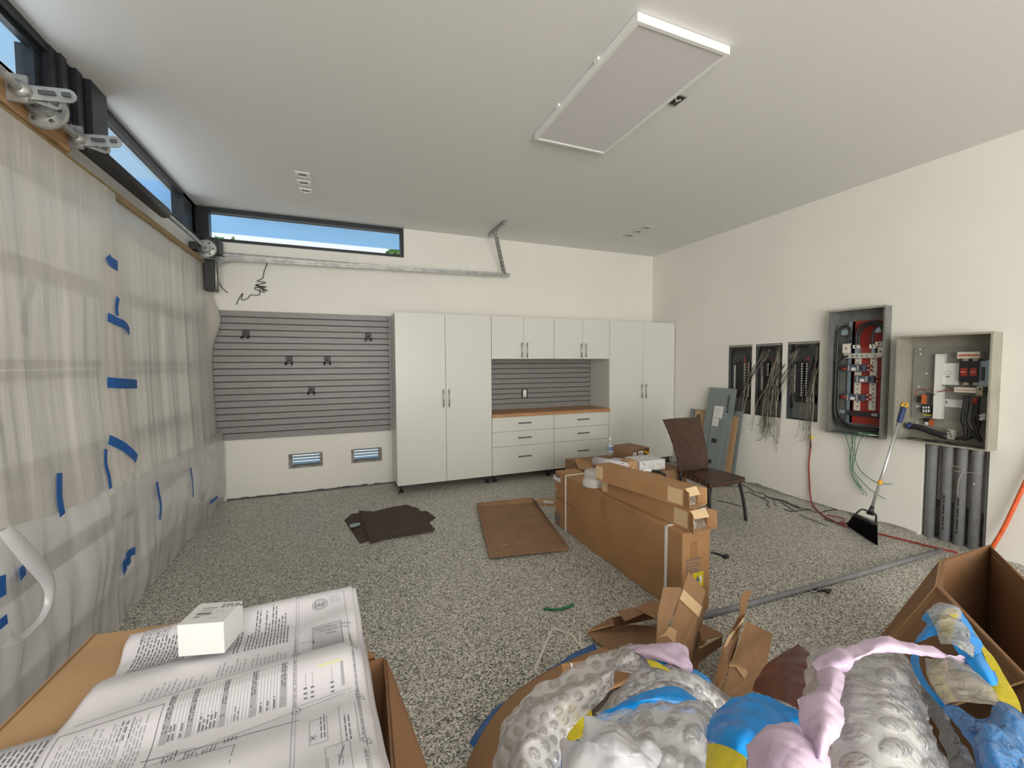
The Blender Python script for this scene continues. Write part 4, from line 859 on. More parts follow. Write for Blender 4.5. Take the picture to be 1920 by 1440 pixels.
m = MB(); lslab(m, f, 0.33, 0.67, 0.66, 0.80, 0.0145, 0.001, m_label); lslab(m, f, 0.33, 0.58, 0.56, 0.665, 0.0145, 0.001, m_label)
for k in range(9): lslab(m, f, 0.36, 0.60+k*0.021, 0.50+0.02*(k % 4), 0.604+k*0.021, 0.0158, 0.0005, m_inkl)
m.build('label', d_)
for q4 in ((0.42, 0.40, 0.60, 0.445), (0.42, 0.17, 0.52, 0.215), (0.80, 0.74, 0.84, 0.77)): m = MB(); lslab(m, f, *q4, 0.0145, 0.006, m_black); m.build('latch', d_)
f2 = lean(3.98, 3.72, 1.0, 4.44, 4.585)
t = empty('panel_cover', (4.5, 3.84, 0), 'grey panel cover edge standing behind the brown insert, rightmost of the leaning stack', 'panel cover')
m = MB(); lslab(m, f2, 0, 0, 1, 0.89, 0, 0.004, m_cover); m.build('plate', t)
def oval(m, f, s, q, rs, rq, off, mat):
    pts = [f(s+rs*math.cos(a), q+rq*math.sin(a)) for a in [2*PI*k/18 for k in range(18)]]; n = V((-1, 0, 0.15)).normalized(); pts = [p+n*off for p in pts]
    m.slab(pts, 0.001, mat)
f3 = lean(3.99, 3.76, 0.88, 4.40, 4.56)
t = empty('cardboard_insert', (4.45, 3.86, 0), 'tall brown cardboard insert with oval cutouts on the right of the steel cover', 'cardboard')
m = MB(); lslab(m, f3, 0, 0, 1, 0.93, 0, 0.005, m_card3); m.build('sheet', t); m = MB(); oval(m, f3, 0.35, 0.58, 0.25, 0.1, 0.0065, m_black); oval(m, f3, 0.55, 0.87, 0.1, 0.012, 0.0065, m_black); oval(m, f3, 0.2, 0.2, 0.2, 0.05, 0.0065, m_black); m.build('cutout', t)
f4 = lean(4.50, 4.16, 0.90, 4.42, 4.56)
t = empty('cardboard_insert', (4.5, 4.35, 0), 'brown cardboard insert with dark oval hole at the left behind the chair back', 'cardboard')
m = MB(); lslab(m, f4, 0.18, 0, 0.95, 0.93, 0.006, 0.005, m_card3); m.build('sheet', t); m = MB(); oval(m, f4, 0.36, 0.80, 0.13, 0.075, 0.0125, m_edark); m.build('cutout', t)
tag((lambda mm: (lslab(mm, lean(4.56, 4.16, 0.90, 4.445, 4.585), 0, 0, 1, 0.94, 0, 0.004, m_cover), mm)[1])(MB()).build('panel_cover'), 'pale grey cover plate behind the left brown insert, farthest of the leaning stack', 'panel cover')
# ------------------------------------------------------------------ chair
t = empty('dining_chair', (3.28, 2.98, 0), 'dark brown woven rattan chair with thin black metal legs', 'chair')
FL, FR, BL, BR = V((3.03, 2.80, 0)), V((3.50, 2.83, 0)), V((3.10, 3.20, 0)), V((3.50, 3.20, 0)); H_ = 0.415
def leg(p, q): MB().tube(smooth_path([p, p.lerp(q, 0.4)+V((0.012, 0, 0)), q], 8), 0.015, m_black, 8).build('leg', t)
leg(FR+V((0.025, -0.015, 0)), FR+V((-0.035, 0.02, H_-0.02))); leg(FL+V((0.0, -0.01, 0)), FL+V((0.02, 0.02, H_-0.02))); leg(BL+V((-0.02, 0.06, 0)), BL+V((0, 0, H_))); leg(BR+V((0.02, 0.06, 0)), BR+V((0, 0, H_)))
m = MB(); c = [(FL+V((-0.01, -0.02, 0))), FR+V((0.0, -0.02, 0)), BR, BL]
ring = []
for i in range(13):
    for j in range(13):
        a = i/12; b = j/12; p = c[0].lerp(c[1], a).lerp(c[3].lerp(c[2], a), b); bow = 0.012*math.sin(PI*a)*(1-b); ring.append(V((p.x, p.y-0.02*math.sin(PI*a)*(1-b), H_+0.005-0.012*math.sin(PI*a)*math.sin(PI*b))))
top = ring; bot = [p-V((0, 0, 0.045 if True else 0)) for p in ring]
fs = [(i*13+j, (i+1)*13+j, (i+1)*13+j+1, i*13+j+1) for i in range(12) for j in range(12)]; n_ = len(top)
fs += [(n_+i*13+j, n_+i*13+j+1, n_+(i+1)*13+j+1, n_+(i+1)*13+j) for i in range(12) for j in range(12)]
for i in range(12):
    fs += [(i*13, n_+i*13, n_+(i+1)*13, (i+1)*13), (i*13+12, (i+1)*13+12, n_+(i+1)*13+12, n_+i*13+12), (i, i+1, n_+i+1, n_+i), (156+i, n_+156+i, n_+157+i, 157+i)]
m.add(top+bot, fs, m_rattan, False); m.build('seat', t, bevel=0.006)
# back: tall panel flaring and curving backwards
m = MB(); vs = []; NU, NV = 14, 20
for side in (0, 1):
    for j in range(NV+1):
        q = j/NV; z = H_-0.02+0.53*q; wL = BL.x-0.02-0.085*q**1.5; wR = BR.x-0.045+0.0*q; yb = 3.19+0.04*q+0.10*q*q
        for i in range(NU+1):
            a = i/NU; vs.append((wL+(wR-wL)*a, yb+0.03*math.sin(PI*a)+(0.032 if side else 0)+0.01*q*0, z+(0.02*math.sin(PI*a)*0 if j == NV else 0)))
W_ = NU+1; n_ = W_*(NV+1); fs = []
for j in range(NV):
    for i in range(NU): fs += [(j*W_+i, j*W_+i+1, (j+1)*W_+i+1, (j+1)*W_+i), (n_+j*W_+i, n_+(j+1)*W_+i, n_+(j+1)*W_+i+1, n_+j*W_+i+1)]
    fs += [(j*W_, (j+1)*W_, n_+(j+1)*W_, n_+j*W_), (j*W_+NU, n_+j*W_+NU, n_+(j+1)*W_+NU, (j+1)*W_+NU)]
for i in range(NU): fs += [(i, n_+i, n_+i+1, i+1), (NV*W_+i, NV*W_+i+1, n_+NV*W_+i+1, n_+NV*W_+i)]
m.add(vs, fs, m_rattan, True); m.build('backrest', t, bevel=0.006)
# ------------------------------------------------------------------ broom and orange pole
t = empty('broom', (4.15, 2.2, 0), 'angle broom with silver handle, yellow tip and black bristles leaning on the right wall', 'broom')
A = V((4.555, 2.113, 1.13)); B = at_z(0.20, 1634, 955)
hd = (A-B).normalized()
MB().tube([B, A-hd*0.14], 0.0125, m_satin, 14).build('handle', t)
MB().tube([A-hd*0.17, A-hd*0.16, A-hd*0.05, A-hd*0.03], [0.016, 0.019, 0.018, 0.014], m_navy, 14).build('grip', t)
m = MB(); cc = A-hd*0.012; sx = hd; sy2 = V((0, -1, 0)); P = [cc+(sx*math.cos(a)+hd.cross(V((1, 0, 0))).normalized()*math.sin(a))*0.019 for a in [2*PI*k/14 for k in range(15)]]
m.tube(P, 0.0085, m_yellow, 8); m.build('hanging_ring', t)
C_ = B.lerp(A-hd*0.14, 0.30); MB().cyl(C_-hd*0.018, C_+hd*0.018, 0.017, m_yellow, 14).build('collar', t)
MB().tube([B-hd*0.05, B, B+hd*0.03], [0.028, 0.018, 0.014], m_black, 12).build('socket', t)
b0, b1 = at_z(0.02, 1590, 986), at_z(0.0, 1641, 1019); t0, t1_ = at_z(0.14, 1603, 966), at_z(0.14, 1642, 984)
m = MB(); dn = V((0.03, 0.03, 0))
m.hexa([b0-dn, b1-dn, b1+dn, b0+dn, t0-dn*0.6, t1_-dn*0.6, t1_+dn*0.6, t0+dn*0.6], m_bristle)
for k in range(26):
    f_ = k/25; p = b0.lerp(b1, f_)-dn*1.02; q = t0.lerp(t1_, f_)-dn*0.62; m.tube([p, q], 0.0035, m_bristle, 4)
for v_ in range(len(m.v)): m.v[v_].z = max(0.002, m.v[v_].z)
m.build('bristles', t)
MB().tube(smooth_path([t0, t0.lerp(B, 0.45)+V((-0.01, 0, 0.03)), B-hd*0.03], 8), 0.008, m_black, 8).build('head_loop', t)
MB().tube(smooth_path([t1_, t1_.lerp(B, 0.5)+V((0.01, -0.01, 0.02)), B-hd*0.03], 8), 0.008, m_black, 8).build('head_loop', t)
MB().tube([t0, t1_], 0.016, m_black, 8).build('head_bar', t)
tag(MB().tube([(4.50, 1.56, 0.0), (4.52, 1.50, 0.19), (4.54, 1.478, 0.28), (4.575, 1.32, 0.95), (4.58, 1.26, 1.2)], 0.0135, m_orange, 12).build('painted_pole'), 'orange painted pole leaning on the right wall behind the big open carton', 'pole')
# ------------------------------------------------------------------ conduit length, cords and scraps on the floor
tag(MB().tube([(1.90, 1.805, 0.018), (3.1, 1.765, 0.018), (3.12, 1.764, 0.018), (4.33, 1.745, 0.018)], [0.0165, 0.0165, 0.0165, 0.0165], m_pvc, 14).build('loose_conduit'), 'long grey conduit pipe lying across the speckled floor', 'conduit')
P = [(4.585, 2.915, 0.70), (4.59, 2.925, 0.55), (4.585, 2.93, 0.40), (4.59, 2.92, 0.22), (4.58, 2.90, 0.08), (4.50, 2.82, 0.012), (4.32, 2.62, 0.010), (4.24, 2.47, 0.010), (4.20, 2.38, 0.012), (4.23, 2.30, 0.010), (4.31, 2.05, 0.010), (4.36, 1.85, 0.010), (4.42, 1.68, 0.010)]
t = empty('extension_cord', (4.5, 2.4, 0), 'dark red extension cord running down the wall and along the floor', 'cord')
MB().tube(smooth_path(P, 80), 0.0075, m_wirer, 7).build('cable', t); P2 = [(4.32, 2.58, 0.022), (4.36, 2.45, 0.02), (4.24, 2.40, 0.018), (4.30, 2.32, 0.022), (4.22, 2.34, 0.024)]
MB().tube(smooth_path(P2, 26), 0.006, m_wirer, 6).build('cable_loop', t); MB().lathe((4.585, 2.912, 0.70), [(0.0, -0.02), (0.014, -0.015), (0.015, 0.012), (0.009, 0.024), (0.0, 0.024)], m_yel, 'Z', 12).build('plug', t)
def floor_wire(pts, r, mat, label, z=0.006, grp=None, n=30):
    P = [at_z(z, *p) for p in pts]; return tag(MB().tube(smooth_path(P, n), r, mat, 5).build('floor_wire'), label, 'wire', grp)
gw = 'loose wires on the floor by the right wall'
floor_wire([(1392, 909), (1405, 915), (1413, 922), (1430, 925), (1445, 935), (1462, 938), (1478, 944), (1495, 948)], 0.004, m_wireb, 'black floor wire starting behind the front chair leg', grp=gw)
floor_wire([(1392, 925), (1405, 923), (1420, 930), (1432, 935), (1441, 941), (1438, 946), (1442, 950)], 0.004, m_wireb, 'curly black floor wire right of the front chair leg', grp=gw)
floor_wire([(1430, 934), (1440, 932), (1458, 936), (1475, 941), (1488, 950), (1505, 953), (1520, 955)], 0.004, m_wireb, 'long black floor wire parallel to the wall base', grp=gw)
floor_wire([(1469, 954), (1480, 958), (1495, 958), (1510, 956), (1522, 958), (1530, 961)], 0.004, m_wireb, 'lower curved black floor wire in the tangle', grp=gw)
floor_wire([(1452, 939), (1453, 946), (1458, 949)], 0.0035, m_wireb, 'tiny hooked wire scrap on the floor beside the tangle', grp=gw)
floor_wire([(1462, 941), (1478, 950), (1488, 956)], 0.004, m_wireb, 'straight black wire offcut in the tangle', grp=gw)
floor_wire([(1484, 945), (1492, 948), (1500, 953)], 0.005, m_wireb, 'thick black cable stub in the tangle', grp=gw)
floor_wire([(1540, 961), (1552, 957), (1570, 956), (1590, 960), (1600, 970), (1603, 978), (1595, 980), (1575, 980), (1560, 978), (1545, 973)], 0.004, m_wireb, 'large loop of thin wire on the floor behind the broom', grp=gw, n=50)
floor_wire([(1500, 965), (1525, 975), (1552, 986)], 0.006, m_pvc, 'grey stick lying on the floor before the red cord', grp=gw)
floor_wire([(1345, 938), (1362, 942), (1396, 950)], 0.004, m_wireb, 'thin straight wire on the floor between the chair legs', grp=gw)
floor_wire([(1392, 895), (1402, 896), (1415, 906), (1421, 911)], 0.003, m_wired, 'fine wire rising against the wall right of the chair seat', grp=gw)
floor_wire([(1332, 912), (1350, 911), (1375, 912), (1388, 911)], 0.004, m_wireb, 'black wire on the floor under the chair seat', grp=gw)
floor_wire([(1332, 1036), (1340, 1037), (1350, 1040), (1358, 1043)], 0.0065, m_wireb, 'short black power cord end sticking out from behind the big carton')
p = at_z(0.01, 1361, 1044); tag(MB().box(p.x-0.02, p.x+0.02, p.y-0.015, p.y+0.015, 0, 0.025, m_black).build('cord_plug', bevel=0.004), 'black plug on the end of the cord beside the big carton', 'plug')
floor_wire([(1019, 1141), (1040, 1143), (1060, 1140), (1076, 1133)], 0.008, m_wireg, 'short bright green wire offcut on the open floor', z=0.009)
floor_wire([(1512, 1108), (1525, 1104), (1532, 1108), (1545, 1107), (1555, 1112), (1548, 1107), (1558, 1106)], 0.007, m_wireb, 'small black cable tie scrap in front of the long conduit', z=0.008)
floor_wire([(1515, 1106), (1528, 1109), (1540, 1103), (1552, 1108)], 0.005, m_galv, 'small grey metal clip beside the black scrap near the conduit', z=0.008)
def strap(pts, label, z=0.004, wd=0.012):
    P = smooth_path([at_z(z, *p) for p in pts], 6*(len(pts)-1)) if False else [at_z(z, *p) for p in pts]; m = MB()
    for i in range(len(P)-1):
        a, b = P[i], P[i+1]; d = (b-a).normalized(); n = V((-d.y, d.x, 0))*wd/2; m.slab([a-n, b-n, b+n, a+n], 0.0015, m_cream)
    return tag(m.build('packing_strap'), label, 'strap')
strap([(1092, 1216), (1070, 1188), (1036, 1178), (1003, 1255), (1007, 1261), (1022, 1269)], 'bent white packing strap lying on the floor beside the film heap', wd=0.014)
strap([(1086, 1184), (1089, 1210), (1112, 1224), (1133, 1214)], 'second short white packing strap next to the torn cardboard', wd=0.012)
p = at_z(0, 840, 1122); tag(MB().slab([(p.x-.01, p.y-.008, .002), (p.x+.012, p.y-.004, .002), (p.x+.01, p.y+.01, .002), (p.x-.006, p.y+.008, .002)], .002, m_lum).build('dry_leaf'), 'tiny tan leaf scrap on the open floor', 'leaf')
# ------------------------------------------------------------------ brown mats
def flat(name, pts, z, t, mat, label, cat, grp=None, lift=None, edge=None):
    P = [at_z(z+t, *p) for p in pts]; P = [V((q.x, q.y, z+t)) for q in P]
    ar = sum(P[i].x*P[(i+1) % len(P)].y-P[(i+1) % len(P)].x*P[i].y for i in range(len(P)))
    if ar < 0: P = P[::-1]
    return tag(MB().slab(P, t, mat, edge).build(name), label, cat, grp)
flat('door_mat', [(646, 975), (658, 964), (679, 961), (752, 958), (800, 958), (817, 970), (790, 988), (694, 1012), (675, 1018)], 0.001, 0.006, m_mat, 'lowest dark brown mat, corners poking out from under the top one', 'mat', 'stacked brown mats')
flat('door_mat', [(673, 957), (700, 959), (732, 951), (763, 946), (781, 953), (802, 975), (800, 984), (696, 1014), (680, 990)], 0.0085, 0.006, m_mat, 'middle dark brown mat of the stack, far corner showing', 'mat', 'stacked brown mats')
flat('door_mat', [(678, 966), (736, 955), (764, 948), (783, 952), (816, 993), (720, 1009), (694, 1017)], 0.016, 0.006, m_mat, 'topmost dark brown ribbed mat of the stack', 'mat', 'stacked brown mats')
flat('blue_sticker', [(655, 984), (664, 981), (676, 980), (675, 984), (666, 988), (657, 989)], 0.0225, 0.0015, m_zinc, 'small pale blue strip on the left corner of the mats', 'tape')
# ------------------------------------------------------------------ flattened tray on the floor
t = empty('cardboard_tray', (1.5, 3.5, 0), 'large shallow brown cardboard tray with low folded rims flat on the floor', 'cardboard')
q = [at_z(0.02, 905, 950), at_z(0.02, 1002, 943), at_z(0.02, 1063, 1030), at_z(0.02, 927, 1041)]
MB().slab([q[3], q[2], q[1], q[0]], 0.012, m_card2).build('base', t)
rim = [at_z(0.045, 893, 943), at_z(0.07, 998, 932), at_z(0.03, 1067, 1026), at_z(0.02, 918, 1046)]
for i in range(4):
    j = (i+1) % 4; P = [q[i]+V((0, 0, 0.002)), q[j]+V((0, 0, 0.002)), rim[j], rim[i]]; MB().slab(P, 0.004, m_card2, m_carddk).build('rim_flap', t)
rn = random.Random(3)
for (u, v, a, b) in ((960, 970, .03, .015), (972, 997, .05, .01), (975, 1005, .04, .012), (952, 962, .02, .01), (945, 1022, .05, .006)):
    m = MB(); c = at_z(0.0205, u, v); m.slab([(c.x-a, c.y-b, .0215), (c.x+a*.6, c.y-b*1.4, .0215), (c.x+a, c.y+b, .0215), (c.x-a*.5, c.y+b, .0215)], .001, m_carddk if v != 1022 else m_card3); m.build('torn_patch', t)
t = empty('cardboard_scrap', at_z(0, 1020, 942), 'small printed cardboard piece with white label left of the big carton', 'cardboard')
P = [at_z(0.006, *p) for p in [(1004, 938), (1012, 934), (1040, 935), (1042, 948), (1015, 948)]]; MB().slab(P[::-1], .005, m_card3).build('sheet', t)
P = [at_z(0.008, *p) for p in [(1018, 938), (1038, 939), (1037, 944), (1020, 943)]]; MB().slab(P[::-1], .001, m_label).build('label', t)
m = MB(); text_on(m, 'OVERS', 0.05, at_z(0.0075, 1014, 948), (1, -0.05, 0), (-0.05, 1, 0), m_wirer); m.build('printing', t)
# ------------------------------------------------------------------ the big long carton
t = empty('long_carton', (1.93, 2.65, 0), 'huge long brown carton standing on its narrow side, bound with white straps', 'carton')
X0, X1, Y0, Y1, ZT = 1.825, 2.04, 1.865, 3.45, 0.5
m = MB(); m.box(X0, X1, Y0, Y1, 0.0, ZT, m_card); m.build('body', t, bevel=0.006)
for y in (1.99, 3.24):
    m = MB(); e = 0.003; m.box(X0-e, X0, y, y+0.02, 0.0, ZT+e, m_white); m.box(X0-e, X1+e, y, y+0.02, ZT, ZT+e, m_white); m.box(X1, X1+e, y, y+0.02, 0.0, ZT+e, m_white); m.build('strap', t)
m = MB(); a = X0-0.0015
def sidebox(u0, v0, u1, v1, mat, mm=None):
    p = at_x(X0, u0, v0); q_ = at_x(X0, u1, v1); (mm or m).box(a, X0+0.001, min(p.y, q_.y), max(p.y, q_.y), min(p.z, q_.z), max(p.z, q_.z), mat)

for q4 in ((1127, 930, 1137, 972), (1144, 1043, 1156, 1060), (1043, 934, 1078, 950)): m = MB(); sidebox(*q4, m_ctape); m.build('packing_tape', t)
MB().box(X0+0.06, X0+0.115, Y0-0.0015, Y0, 0.34, 0.44, m_ctape).build('packing_tape', t)
m = MB(); sidebox(1038, 889, 1051, 905, m_label); sidebox(1040, 915, 1045, 919, m_label); sidebox(1041, 892, 1050, 895, m_navy); m.build('label', t)
m = MB(); c = at_x(X0, 1046, 972)
for r_ in (0.055, 0.035): m.tube([V((a, c.y+r_*math.cos(k*PI/10), c.z+r_*math.sin(k*PI/10))) for k in range(21)], 0.0035, m_ink, 4)
m.box(a, X0, c.y-0.015, c.y+0.015, c.z-0.015, c.z+0.015, m_ink); m.build('printed_symbol', t)
TZ = at_y(1.865, 1300, 1050).z
m = MB()
for k in range(7):
    text_on(m, ('Model Number', 'Power Supply', 'Power Rating', 'Model No.', 'Gross Weight', 'Net Weight', 'Carton Size')[k], 0.019, (X0+0.028, Y0-0.001, TZ-k*0.0195), (1, 0, 0.0), (0, 0, 1), m_ink, bold=0.0006)
m.build('printed_text', t)
m = MB(); y = Y0-0.0012; a = at_y(Y0, 1298, 1075); b = at_y(Y0, 1318, 1098); m.box(a.x, b.x, y, Y0, b.z, a.z, m_yel); cx = (a.x+b.x)/2; cz = (a.z+b.z)/2; m.add([(cx-0.022, y-0.0005, cz-0.012), (cx+0.018, y-0.0005, cz-0.012), (cx-0.002, y-0.0005, cz+0.026)], [(0, 1, 2)], m_ink)
m.box(cx+0.015, cx+0.03, y-0.0005, y, cz-0.02, cz+0.02, m_label); m.build('warning_label', t)
# two slim cartons lying on it
def slim(y0, y1, xa, xb, ang, w, z0, h, label):
    d = V((xb-xa, y0-y1, 0)).normalized(); n = V((-d.y, d.x, 0)); n = n if n.x > 0 else -n
    t = empty('slim_carton', ((xa+xb)/2+w/2, (y0+y1)/2, z0), label, 'carton', 'slim cartons on the long carton')
    A_ = V((xa, y1, z0)); B_ = V((xb, y0, z0)); k = 0.004; up_ = V((0, 0, 1))
    def pl(p0, p1, p2, p3, mat=m_card): return (p0, p1, p2, p3)
    m = MB(); 
    def hx(a0, b0, c0, d0, z_0, z_1): m.hexa([a0+up_*z_0, b0+up_*z_0, c0+up_*z_0, d0+up_*z_0, a0+up_*z_1, b0+up_*z_1, c0+up_*z_1, d0+up_*z_1], m_card)
    a_, b_, c_, d_ = A_, B_, B_+n*w, A_+n*w
    hx(a_, b_, b_+n*k, a_+n*k, 0, h); hx(d_-n*k, c_-n*k, c_, d_, 0, h); hx(a_+n*k, b_+n*k, c_-n*k, d_-n*k, 0, k); hx(a_+n*k, b_+n*k, c_-n*k, d_-n*k, h-k, h); hx(a_+n*k, a_+d*k+n*k, d_+d*k-n*k, d_-n*k, k, h-k)
    m.build('body', t)
    m = MB(); # torn open flaps at the near end
    m.slab([b_+up_*0.01, b_+d*0.05-n*0.015+up_*0.0, b_+d*0.045-n*0.02+up_*(h*0.95), b_+up_*(h-0.005)], 0.004, m_card); m.slab([c_+up_*0.005, c_+up_*h*0.98, c_+d*0.04+n*0.035+up_*(h*0.9), c_+d*0.045+n*0.03+up_*0.005], 0.004, m_card)
    m.slab([b_+n*0.01+up_*(h), b_+n*(w-0.02)+up_*h, b_+n*(w-0.02)+d*0.03+up_*(h-0.045), b_+n*0.01+d*0.03+up_*(h-0.04)], 0.003, m_tape); m.slab([b_+n*0.01+up_*0.006, b_+n*(w-0.01)+up_*0.006, b_+n*(w)+d*0.05+up_*0.01, b_+n*0.02+d*0.05+up_*0.002], 0.003, m_card3)
    m.build('torn_flap', t)
    for L in ((B_-d*0.115, B_-d*0.01), (A_+d*0.0, A_+d*0.07)):
        m = MB(); m.slab([L[0]-n*0.001+up_*(h*0.12), L[1]-n*0.001+up_*(h*0.12), L[1]-n*0.001+up_*(h*0.92), L[0]-n*0.001+up_*(h*0.92)], 0.001, m_tape); m.build('tan_label', t)
    m = MB(); P0 = b_+n*0.014-d*0.02+up_*0.012; P1 = c_-n*0.014-d*0.02+up_*0.012
    sheet(m, [[P0+up_*(h*0.5*r)+d*(0.03*(1-r)), P0.lerp(P1, 0.5)+up_*(h*0.62*r)+d*(0.035*(1-r)), P1+up_*(h*0.5*r)+d*(0.03*(1-r))] for r in (0, 0.5, 1)], 14, 14, m_clear, 0.008, 30, 3); m.build('plastic_wrap', t)
    return d, n, B_
d, n, B_ = slim(1.875, 2.72, 1.845, 1.880, 0, 0.15, 0.502, 0.122, 'lower slim brown carton with torn open near end, on the long carton')
p = B_+d*0.02+n*0.085+V((0, 0, 0.122)); tag(MB().slab([p, p+n*0.035, p+n*0.035-d*0.02+V((0, 0, .004)), p-d*0.02+V((0, 0, .004))], 0.001, m_label).build('paper_label'), 'small white label on the torn flap of the lower slim carton', 'label')
d, n, B_ = slim(1.925, 2.66, 1.752, 1.888, 0, 0.135, 0.626, 0.115, 'upper slim brown carton with torn open near end, topmost on the stack')
# plastic tub upside down
t = empty('plastic_tub', (1.885, 2.90, 0.5), 'stack of translucent white plastic tubs upside down on the long carton', 'tub')
for k in range(4):
    z = 0.503+k*0.012; MB().lathe((1.885, 2.90, z), [(0.088, 0.0), (0.090, 0.004), (0.084, 0.009), (0.080, 0.012)]+([(0.078, 0.012+0.01)] if k < 3 else [(0.076, 0.04), (0.079, 0.043), (0.072, 0.078), (0.070, 0.086), (0.055, 0.088), (0.0, 0.088)]), m_cup, 'Z', 36).build('tub', t)
# support carton and clutter behind
t = empty('low_carton', (2.72, 3.72, 0), 'plain brown carton behind the long one with clutter on its lid', 'carton')
MB().box(2.32, 3.25, 3.28, 4.15, 0.0, 0.415, m_card2).build('body', t, bevel=0.006)
P = [(2.18, 3.62, 0.44), (2.42, 3.55, 0.42), (2.50, 3.95, 0.42), (2.34, 3.98, 0.47)]
MB().slab(P, 0.006, m_card).build('lid_flap', t)
a, b = at_z(0.475, 1115, 865), at_z(0.475, 1175, 877); t = empty('rolled_drawings', (a+b)/2-V((0, 0, .05)), 'roll of white printed drawings on the clutter behind the long carton', 'paper roll')
dd = (b-a).normalized(); MB().tube([a, a+dd*0.001, b, b+dd*.0005], [0.045, 0.05, 0.05, 0.045], m_paper, 20).build('roll', t)
m = MB(); nn = V((0, 0, 1)).cross(dd); rn = random.Random(5)
for k in range(34):
    s_ = rn.uniform(0.03, 0.95); an = rn.uniform(-0.3, 1.0); L = rn.uniform(0.006, 0.035); r_ = 0.0507
    f1 = lambda a1, s2: a.lerp(b, s2)+(nn*math.cos(a1)*(-1 if nn.y > 0 else 1)+V((0, 0, 1))*math.sin(a1))*r_
    m.quad(f1(an, s_), f1(an, s_+0.014), f1(an+L/r_, s_+0.014), f1(an+L/r_, s_), m_ink if k % 3 else m_inkl)
m.build('printing', t); MB().tube([a+dd*0.15+(nn*math.cos(k*PI/10)+V((0, 0, 1))*math.sin(k*PI/10))*0.0508 for k in range(21)], 0.0018, m_tan, 5).build('rubber_band', t)
# bottle
c = V((2.86, 4.06, 0.417)); t = empty('water_bottle', c, 'clear plastic water bottle with blue and white label', 'bottle')
MB().lathe(c, [(0.0, 0.003), (0.03, 0.0), (0.035, 0.01), (0.035, 0.14), (0.032, 0.155), (0.015, 0.19), (0.013, 0.2)], m_clear, 'Z', 22).build('body', t)
MB().lathe(c, [(0.0362, 0.06), (0.0362, 0.135)], m_label, 'Z', 22).build('label', t); MB().lathe(c, [(0.0366, 0.07), (0.0366, 0.122)], m_zinc, 'Z', 22).build('label_band', t)
m = MB()
for k in range(6):
    an = -2.2+k*0.35; m.quad(*[c+V((0.0372*math.cos(an+q1), 0.0372*math.sin(an+q1), z_)) for q1, z_ in ((0, 0.072), (0.16, 0.078), (0.3, 0.118), (0.1, 0.112))], m_btape)
m.build('label_print', t); MB().lathe(c, [(0.016, 0.198), (0.016, 0.218), (0.0, 0.219)], m_white, 'Z', 16).build('cap', t)
# small open brown box
def open_carton(name, c, sx, sy, h, ang, mat, label, cat='carton', front=True):
    t = empty(name, c, label, cat); R_ = Matrix.Rotation(ang, 3, 'Z'); k = 0.004
    tr = lambda x, y, z: V(c)+R_@V((x, y, z))
    def bx(m, x0, x1, y0, y1, z0, z1, mt): m.hexa([tr(*p) for p in ((x0, y0, z0), (x1, y0, z0), (x1, y1, z0), (x0, y1, z0), (x0, y0, z1), (x1, y0, z1), (x1, y1, z1), (x0, y1, z1))], mt)
    m = MB(); bx(m, -sx/2, sx/2, -sy/2, sy/2, 0, k, mat); bx(m, -sx/2, sx/2, -sy/2, sy/2, h-k, h, mat); bx(m, -sx/2, -sx/2+k, -sy/2, sy/2, k, h-k, mat); bx(m, sx/2-k, sx/2, -sy/2, sy/2, k, h-k, mat); bx(m, -sx/2+k, sx/2-k, sy/2-k, sy/2, k, h-k, mat)
    m.build('body', t); return t, tr, bx
t, tr, bx = open_carton('small_carton', V((3.02, 3.88, 0.416)), 0.25, 0.30, 0.14, 0.12, m_card2, 'small brown carton lying on its side with an open dark end')
m = MB(); bx(m, -0.07, -0.015, -0.10, -0.098, 0.03, 0.09, m_label); bx(m, 0.0, 0.075, -0.11, -0.108, 0.035, 0.10, m_label); bx(m, 0.01, 0.06, -0.112, -0.110, 0.05, 0.056, m_ink); bx(m, 0.01, 0.06, -0.112, -0.110, 0.07, 0.08, m_ink); m.build('contents_label', t)
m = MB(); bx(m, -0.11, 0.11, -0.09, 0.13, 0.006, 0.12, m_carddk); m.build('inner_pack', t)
m = MB(); m.tube(smooth_path([tr(0.085, -0.11, 0.09), tr(0.10, -0.17, 0.07), tr(0.095, -0.18, 0.02)], 8), 0.012, m_yellow, 8); m.build('yellow_ribbon', t)
# white printed box and odds
c = V((2.86, 3.47, 0.417)); t = empty('printed_box', c, 'white printed box lying beside the drawings roll', 'box')
R_ = Matrix.Rotation(0.02, 3, 'Z'); MB().box(2.72, 3.04, 3.36, 3.60, 0.417, 0.517, m_label).build('body', t, bevel=0.003)
m = MB(); rn = random.Random(8)
for k in range(34):
    xx = rn.uniform(2.74, 3.0); zz = rn.uniform(0.43, 0.50); m.box(xx, xx+rn.uniform(0.006, 0.03), 3.359, 3.36, zz, zz+rn.uniform(0.002, 0.006), rn.choice((m_inkl, m_inkl, m_ink)))
for k in range(30):
    xx = rn.uniform(2.74, 3.0); yy = rn.uniform(3.37, 3.58); m.box(xx, xx+rn.uniform(0.006, 0.03), yy, yy+0.004, 0.517, 0.5175, m_inkl)
m.build('printing', t)
t = empty('small_carton', (2.66, 3.44, 0.417), 'small brown carton with a white arrow at the end of the drawings roll', 'carton')
MB().box(2.60, 2.705, 3.37, 3.50, 0.417, 0.53, m_card3).build('body', t, bevel=0.003); m = MB(); m.add([(2.63, 3.369, 0.425), (2.67, 3.369, 0.425), (2.652, 3.369, 0.47)], [(0, 1, 2)], m_label); m.build('arrow_print', t)
m = MB(); P = [at_z(0.43, *p) for p in [(1205, 883), (1212, 881), (1222, 883)]]; m.tube(P, [0.014, 0.018, 0.014], m_white, 10); tag(m.build('white_tool_handle'), 'white handle beside the black tool on the rear carton', 'tool')
